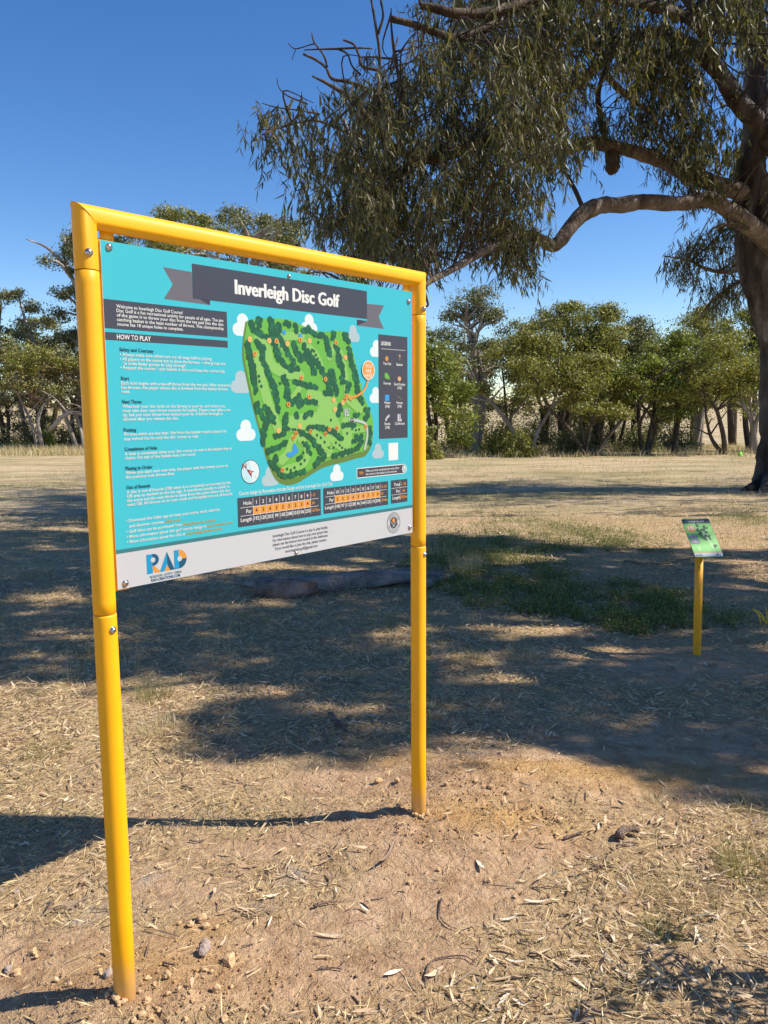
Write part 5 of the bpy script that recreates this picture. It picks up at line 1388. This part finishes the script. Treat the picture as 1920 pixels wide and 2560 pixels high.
for i, (x, y, s) in enumerate(((838, 662, 28), (855, 690, 22), (790, 682, 18), (898, 695, 14), (745, 678, 13), (820, 655, 16))): put('clod', CM[i % 4], *z6(x, y), s, 'orange clod in the small heap between the two posts', 'clod', 'heap of clods between the posts')
put('stone', SM[0], *z6(850, 790), 38, 'pale pinkish stone beside the largest orange clod', 'stone'); put('stone', SM[1], *z6(855, 762), 30, 'grey pink stone lying against the pale pinkish stone', 'stone')
for i, (x, y, s) in enumerate(((695, 897, 22), (610, 905, 16), (612, 1000, 22), (697, 970, 16), (900, 950, 24), (590, 1062, 24), (625, 1070, 20), (555, 1080, 18), (800, 1000, 15), (850, 870, 16), (878, 878, 14), (742, 950, 15), (660, 1040, 16), (930, 1075, 22), (700, 1075, 14), (770, 1080, 16), (790, 965, 13), (640, 930, 12), (845, 1030, 14), (960, 940, 13))):
    put('clod', CM[i % 4], *z6(x, y), s, 'orange clod among the loose earth in front of the left post', 'clod', 'clods in the loose earth by the left post')
for i, (x, y, s) in enumerate(((450, 885, 26), (415, 880, 16), (68, 885, 26), (35, 870, 24), (140, 798, 20), (45, 610, 16), (70, 545, 14), (290, 930, 14), (150, 815, 14), (225, 800, 10))): put('clod', CM[i % 4] if i % 3 else SM[i % 3], *z6(x, y), s, 'clod of earth on the outer side of the left post', 'clod', 'clods outside the left post')
for i, (x, y, s) in enumerate(((565, 130, 14), (572, 215, 13), (600, 378, 12), (660, 365, 10), (812, 487, 18), (75, 330, 22), (150, 330, 16), (155, 432, 14), (800, 548, 13), (740, 580, 12), (1005, 940, 24), (525, 735, 14), (630, 800, 11), (200, 742, 13), (530, 355, 16), (420, 240, 12), (350, 340, 12), (470, 330, 12), (640, 280, 10), (545, 180, 10), (480, 545, 12), (320, 690, 12))):
    put('clod', CM[(i + 1) % 4], *z5(x, y), s, 'clod of earth near the foot of the right post', 'clod', 'clods around the right post')

for q, side in ((POST_L, 'left'), (POST_R, 'right')):
    for i in range(14):
        a = rr.uniform(0, 6.28); d_ = PR + rr.uniform(.002, .02); x, y = q[0] + math.cos(a) * d_, q[1] + math.sin(a) * d_
        o = link('clod', CM[i % 4], None, None, (x, y, float(gz(x, y)) + .002)); r = rr.uniform(.004, .010); o.scale = (r, r, r); o.rotation_euler = (rr.uniform(-1, 1), 0, rr.uniform(0, 6.28))
        tag(o, 'small clod of earth packed against the %s frame post' % side, 'clod', 'clods packed against the %s post' % side)
# single fallen leaves, the largest ones of the foreground
def leaf_obj_mesh(seed, L=1.0, W=.16):
    rs = np.random.RandomState(seed); c1 = rs.uniform(-.25, .25); c2 = rs.uniform(.02, .16); V = []; F = []
    for i in range(7):
        t = i / 6; w = W * math.sin(math.pi * min(1, t * 1.05 + .02)) ** .75 * (1.15 - .5 * t) * .5 + .004
        x = t - .5; y = c1 * (t * t - t) * 1.0; z = c2 * 4 * (t - .5) ** 2 + .01
        V += [(x, y - w, z + W * .16), (x, y, z), (x, y + w, z + W * .16)]
    for i in range(6):
        for j in range(2): F.append((i * 3 + j, i * 3 + 3 + j, i * 3 + 4 + j, i * 3 + 1 + j))
    me = mesh_np('fallen_leaf', np.array(V) * L, [q for f in F for q in f], [4] * len(F)); smooth(me); return me
TONES = [('pale', (.72, .62, .47)), ('tan', (.56, .43, .29)), ('brown', (.34, .22, .15))]
LM = []
for ti, (tn, col) in enumerate(TONES):
    mt = plain('fallen_leaf_' + tn, col, .6, 0, .18, 9)
    for s in range(4):
        me = leaf_obj_mesh(ti * 10 + s, 1, rs_w := (.13, .16, .2, .1)[s]); me.materials.append(mt); LM.append((tn, me))
def put_leaf(px, py, len_px, ang, tone, variant, lab, grp):
    q = ground(px, py); L = len_px * q[1] / FPX
    o = link('fallen_leaf', LM[tone * 4 + variant][1], None, None, q + np.array([0, 0, .004]))
    o.scale = (L, L, L); o.rotation_euler = (rr.uniform(-.35, .35), rr.uniform(-.12, .12), ang)
    tag(o, lab, 'leaf', grp)
put_leaf(970, 2142, 125, 1.15, 2, 3, 'long reddish brown leaf beside the foot of the right post', None)
put_leaf(*z5(488, 672), 56, 1.9, 0, 2, 'broad whitish leaf on the bare earth in front of the right post', None)
put_leaf(*z5(138, 1112), 60, .5, 0, 2, 'broad pale leaf in the straw below the bare earth', None)
put_leaf(*z5(725, 823), 78, .0, 0, 3, 'straight slim yellowish leaf lying level on bare earth', None)
put_leaf(*z5(970, 520), 56, 1.3, 0, 3, 'curled pale leaf beside the small dark wood chunk', None)
put_leaf(*z6(930, 762), 56, 1.4, 1, 2, 'upright tan leaf next to the pale pinkish stone', None)
put_leaf(*z6(1047, 875), 52, .8, 1, 3, 'thin tan leaf in front of the largest orange clod', None)
put_leaf(*z6(1275, 265), 26, -.9, 0, 2, 'small white leaf on the shadow line of the right post', None)
put_leaf(*z6(1030, 620), 62, .05, 1, 3, 'slim tan leaf lying level between the posts', None)
put_leaf(*z6(1375, 730), 86, -.1, 1, 3, 'long slim tan leaf on dirt midway before the right post', None)
put_leaf(*z6(100, 350), 34, .8, 0, 2, 'pale leaf lying in the shadow of the sign panel', None)
put_leaf(*z6(242, 310), 60, 1.7, 1, 3, 'narrow tan leaf standing out in the shadow of the sign panel', None)
ZONES = [('right', 'on the thick leaf litter of the sunny foreground right of the sign', lambda x, y: x > 1250 and y > 2060, 95), ('mid', 'on the earth in front of the right post', lambda x, y: 620 < x <= 1250 and y > 2060, 45),
         ('left', 'in the straw beyond the sign shadow', lambda x, y: x < 620 and 1700 < y < 2030, 36), ('shade', 'in the shaded litter between the sign and the tee sign', lambda x, y: x > 1080 and 1600 < y < 1900, 50)]
for zn, where, fn, cnt in ZONES:
    k = 0
    while k < cnt:
        x, y = rr.uniform(5, 1915), rr.uniform(1600, 2552)
        if not fn(x, y): continue
        gq = flat(x, y)
        if bare_w(gq[0], gq[1]) > .5 and rr.random() < .8: continue
        if abs(x - 1046) < 25 or abs(x - 290) < 50: continue
        t = rr.choice([0, 0, 1, 1, 2]); vv = rr.randrange(4)
        s = (y - 1020) / 1000 * rr.choice([16, 20, 25, 30, 37, 46]) * rr.uniform(.85, 1.15)
        put_leaf(x, y, s, rr.uniform(0, 6.28), t, vv, '%s dry leaf %s' % (TONES[t][0], where), 'fallen leaves ' + where)
        k += 1
# strips of bark, sticks and the wood chunk
BST = barkmat('bark_strip', [(.14, .09, .07), (.28, .2, .16), (.4, .3, .24)], 12, .4, .8)
def stick(name, pts, w0, w1, lab, mat=BST, cat='stick', flatten=1.0, rough=.2):
    Q = [ground(x, y) for x, y in pts]
    r0, r1 = w0 * Q[0][1] / FPX / 2, w1 * Q[0][1] / FPX / 2
    mb = MBld(Q[0]); P = np.array([q + [0, 0, max(r0, r1) * .9] for q in Q]); P = catmull(P, 4) if len(P) > 2 else P
    P[1:-1, 2] += RNG.random(len(P) - 2) * r0 * .8
    mb.tube(P, np.linspace(r0, r1, len(P)), 8, rough, True, seed=len(lab))
    return tag(mb.build(name, mat, None, Q[0]), lab, cat)
stick('wood_chunk', [z5(1050, 570), z5(1085, 545), z5(1130, 548)], 24, 16, 'small dark broken wood chunk in the sunny litter', cat='wood', rough=.4)
stick('bark_strip', [(825, 1790), (845, 1815), (868, 1832)], 14, 5, 'peeled bark strip with ragged end on the litter behind the sign', cat='bark')
stick('bark_strip', [z5(900, 1235), z5(960, 1270), z5(1050, 1290)], 14, 5, 'dark bark strip lying in the leafy sapling shadow on the litter', cat='bark')
stick('stick', [z5(830, 568), z5(870, 553), z5(910, 540)], 8, 5, 'short straight stick near the orange earth')
stick('stick', [z5(265, 1170), z5(272, 1100), z5(310, 1055), z5(420, 1045), z5(470, 1070)], 6, 3, 'long thin bent stick curling over the straw')
stick('stick', [z5(330, 810), z5(325, 880), z5(360, 920), z5(395, 935)], 5, 2, 'thin crooked twig on the bare earth')
stick('stick', [z6(1300, 612), z6(1340, 600), z6(1400, 592)], 9, 4, 'knobbly stick lying on the dirt midway between the posts')
stick('stick', [(1560, 1405), (1640, 1412), (1745, 1396), (1830, 1388)], 5, 3, 'thin branch lying behind the tee sign')
stick('stick', [(815, 1690), (850, 1700), (905, 1712)], 4, 3, 'thin twig in the shade beneath the sign panel')

for i in range(30):
    x, y = (rr.uniform(1180, 1900), rr.uniform(2080, 2540)) if i < 20 else (rr.uniform(380, 980), rr.uniform(1720, 2500))
    a = rr.uniform(-.6, .6); L = rr.uniform(22, 70) * (y - 1020) / 1200
    so_ = stick('stick', [(x, y), (x + L * .5 * math.cos(a), y + L * .3 * math.sin(a) + rr.uniform(-4, 4)), (x + L * math.cos(a), y + L * .6 * math.sin(a))], rr.uniform(4, 9), rr.uniform(2, 4), 'short brown twig in the sunny litter right of the sign' if i < 20 else 'short brown twig on the straw between the frame posts')
    so_['group'] = 'twigs in the litter right of the sign' if i < 20 else 'twigs on the straw between the posts'
# grass tufts, each its own plant
def tuft(px, py, n, h_px, spread_px, mat, lab, grp, lean=.55):
    q = ground(px, py); s = q[1] / FPX
    a = RNG.random(n) * 6.283; r = np.sqrt(RNG.random(n)) * spread_px * s * .5
    x = q[0] + np.cos(a) * r; y = q[1] + np.sin(a) * r
    B = np.stack([x, y, gz(x, y) - .004], 1)
    D = np.stack([np.cos(a) * lean * RNG.random(n), np.sin(a) * lean * RNG.random(n), np.ones(n)], 1) + RNG.normal(size=(n, 3)) * .16
    V, F, S = blades(B, D, RNG.uniform(.45, 1.05, n) * h_px * s, RNG.uniform(.0009, .0022, n))
    me = mesh_np('grass_tuft', V - q, F, S); me.materials.append(mat)
    tag(link('grass_tuft', me, None, None, q), lab, 'grass', grp)
TU = [(385, 1745, 260, 60, 90, GGR, 'short olive tuft in the sunny straw behind the left post', .5), (400, 1830, 420, 50, 120, DGR, 'pale fine haired tuft beside the olive tuft', .9), (120, 1880, 260, 40, 120, GGR, 'flat greenish tuft in the straw left of the frame', 1.2),
      (1165, 1430, 260, 80, 70, DGR, 'tall seeding tuft at the end of the fallen log', .45), (1880, 2180, 420, 90, 190, GGR, 'thick dark green tuft in the front litter', .9), (1710, 2235, 360, 60, 190, DGR, 'pale wispy tuft in front of the thick green tuft', 1.2),
      (1660, 2330, 220, 50, 110, GGR, 'thin green tuft in the front litter nearest the shadow', 1.0), (1650, 2010, 160, 40, 90, DGR, 'small straw coloured tuft at the edge of the orange earth', 1.0), (1880, 2010, 120, 45, 110, GGR, 'sparse tuft in the shade edge beyond the thick green tuft', .9),
      (1170, 1655, 240, 45, 110, GGR, 'small sunlit tuft on the litter right of the right post', .9), (1310, 1640, 200, 40, 90, DGR, 'small pale tuft on the litter midway to the tee sign', .9), (330, 1680, 24, 170, 40, DGR, 'few tall dry stalks behind the left post', .25), (540, 1660, 22, 180, 80, DGR, 'few tall dry stalks under the sign panel', .3),
      (180, 1700, 10, 100, 50, DGR, 'two dry stalks at the edge of the shade left of the frame', .4), (850, 1480, 60, 90, 160, DGR, 'thin dry stalks in front of the fallen log', .3), (1180, 1560, 30, 70, 60, DGR, 'thin dry stalks at the near side of the green weeds', .3), (1400, 1500, 20, 60, 50, DGR, 'few dry stalks rising from the green weeds', .3),
      (1100, 1390, 120, 60, 120, DGR, 'dry tuft beyond the end of the fallen log', .6), (260, 1640, 200, 50, 120, GGR, 'dark tuft in the shade behind the left post', .8), (600, 1560, 220, 45, 160, GGR, 'low tuft in the shade below the panel middle', .8), (960, 1560, 220, 45, 140, GGR, 'low tuft in the shade beside the right post', .8),
      (60, 1440, 220, 40, 160, DGR, 'sunlit tuft in the shade left of the frame', .8), (1240, 1760, 160, 30, 120, DGR, 'flattened pale tuft on the litter behind the earth mound', 1.2), (1010, 2350, 130, 26, 120, DGR, 'flattened straw tuft on the front dirt', 1.4), (1550, 2350, 200, 34, 160, DGR, 'flattened straw tuft in the front litter', 1.4)]
for a in TU: tuft(a[0], a[1], a[2], a[3], a[4], a[5], a[6], None, a[7])
# yellow sprig at the right edge
q = ground(1918, 1562); s = q[1] / FPX
mb = MBld(q)
for pts in ([(1905, 1578), (1900, 1550), (1893, 1530)], [(1918, 1560), (1905, 1545), (1890, 1530), (1884, 1524)], [(1912, 1548), (1898, 1530), (1880, 1523)], [(1915, 1565), (1918, 1540), (1914, 1518)]):
    P = catmull([at(a, b_, q[1]) for a, b_ in pts], 4); mb.tube(P, np.linspace(.006, .003, len(P)), 8)
tag(mb.build('yellow_sprig', plain('sprig_yellow', lin(230, 190, 30), .5), None, q), 'bright yellow bare sprig at the edge of the green weeds', 'sprig')

# ground cover of weeds, short field grass, tall grass below the trees
n_ = 110000
px = RNG.uniform(1000, 1920, n_); py = RNG.uniform(1240, 1600, n_)
P = flatv(px, py)
w = green_w(P[:, 0], P[:, 1])
P = P[w > RNG.random(n_)]
P[:, 2] = gz(P[:, 0], P[:, 1]) + RNG.random(len(P)) ** 1.3 * .085 * (.3 + 1.2 * fbm(P[:, 0] / .4, P[:, 1] / .4 + 5, 2))
m = len(P); sz = RNG.uniform(.009, .024, m)
D = rdir(m); D[:, 2] *= .6
V, F, S = quads(P, D, rdir(m) * [1, 1, .3] , sz, sz * .6)
gi = RNG.integers(0, len(P), 9000)
GB = P[gi].copy(); GB[:, 2] = gz(GB[:, 0], GB[:, 1]) - .005
GD = np.stack([RNG.normal(size=9000) * .4, RNG.normal(size=9000) * .4, np.ones(9000)], 1)
V2, F2, S2 = blades(GB, GD, RNG.uniform(.03, .13, 9000), RNG.uniform(.002, .005, 9000))
tag(leaf_mesh('weed_grass', V2, F2, S2, GGR, None, (0, 0, 0)), 'thin grass growing up through the green weeds', 'grass')
tag(leaf_mesh('green_weeds', V, F, S, WEED, None, (0, 0, 0)), 'low green weeds covering the shaded ground beside the tee sign', 'weeds')
def grass_field(name, n, xr, yr, h_, wd, mat, lab, power=1.0, dens=None):
    x = RNG.uniform(*xr, n); y = yr[0] + (yr[1] - yr[0]) * RNG.random(n) ** power
    k = np.abs(x) < 2 + y * .62
    k &= (fbm(x / 1.5 + 7, y / 1.5, 3) > .42 + .25 * (RNG.random(n) - .5)) if dens is None else dens(x, y) > RNG.random(n)
    x, y = x[k], y[k]; m = len(x)
    D = np.stack([RNG.normal(size=m) * .4, RNG.normal(size=m) * .4, np.ones(m)], 1)
    V, F, S = blades(np.stack([x, y, gz(x, y) - .005], 1), D, RNG.uniform(*h_, m), RNG.uniform(*wd, m))
    tag(leaf_mesh(name, V, F, S, mat, None, (0, 0, 0)), lab, 'grass')
grass_field('dry_grass', 30000, (-14, 14), (9, 24), (.02, .07), (.005, .011), DGR, 'short dry grass of the field', 1.0)
grass_field('dry_grass_clumps', 16000, (-16, 16), (12, 33), (.05, .15), (.008, .016), DGR, 'taller clumps of dry grass across the field', 1.0, lambda x, y: np.clip((fbm(x / .9 + 3, y / .9, 3) - .52) * 8, 0, 1))
grass_field('shade_grass', 16000, (-7, 8), (5.2, 13), (.02, .08), (.003, .006), GGR, 'sparse greenish grass in the tree shade', 1.0)
grass_field('tall_dry_grass', 18000, (-24, -4), (38.5, 45), (.25, .65), (.015, .03), DGR, 'tall dry grass along the foot of the woodland', .8, lambda x, y: .9 * sstep(38, 41, y + (fbm(x / 2, y, 2) - .5) * 3))
grass_field('tall_dry_grass', 15000, (0, 26), (32.5, 46), (.12, .45), (.015, .03), DGR, 'tall dry grass along the foot of the gum thicket', .8, lambda x, y: .8 * np.clip((fbm(x / 1.4, y / 1.4, 2) - .3) * 3, 0, 1))

# leafy plant just right of the frame that throws the dappled shadow into the front corner
q = flat(1680, 2490); pb = np.array([q[0] + .68, q[1] - .04, 0])
pl = tag(empty('gum_sapling', pb), 'leafy gum sapling just beside the front litter', 'sapling')
mb = MBld(pb); mb.tube(catmull([pb, pb + [.02, .0, .3], pb + [-.02, .02, .65], pb + [.0, .0, .9]], 5), np.linspace(.012, .004, 16), 8, .1); mb.build('stem', BARKD, pl)
tt = pb + np.stack([RNG.normal(size=26) * .13, RNG.normal(size=26) * .1, .45 + RNG.random(26) * .5], 1)
V, F, S, _, _ = droop_leaves(tt, 8, (.1, .25), (.07, .13), (.014, .026)); leaf_mesh('foliage', V, F, S, GUM, pl, pb)
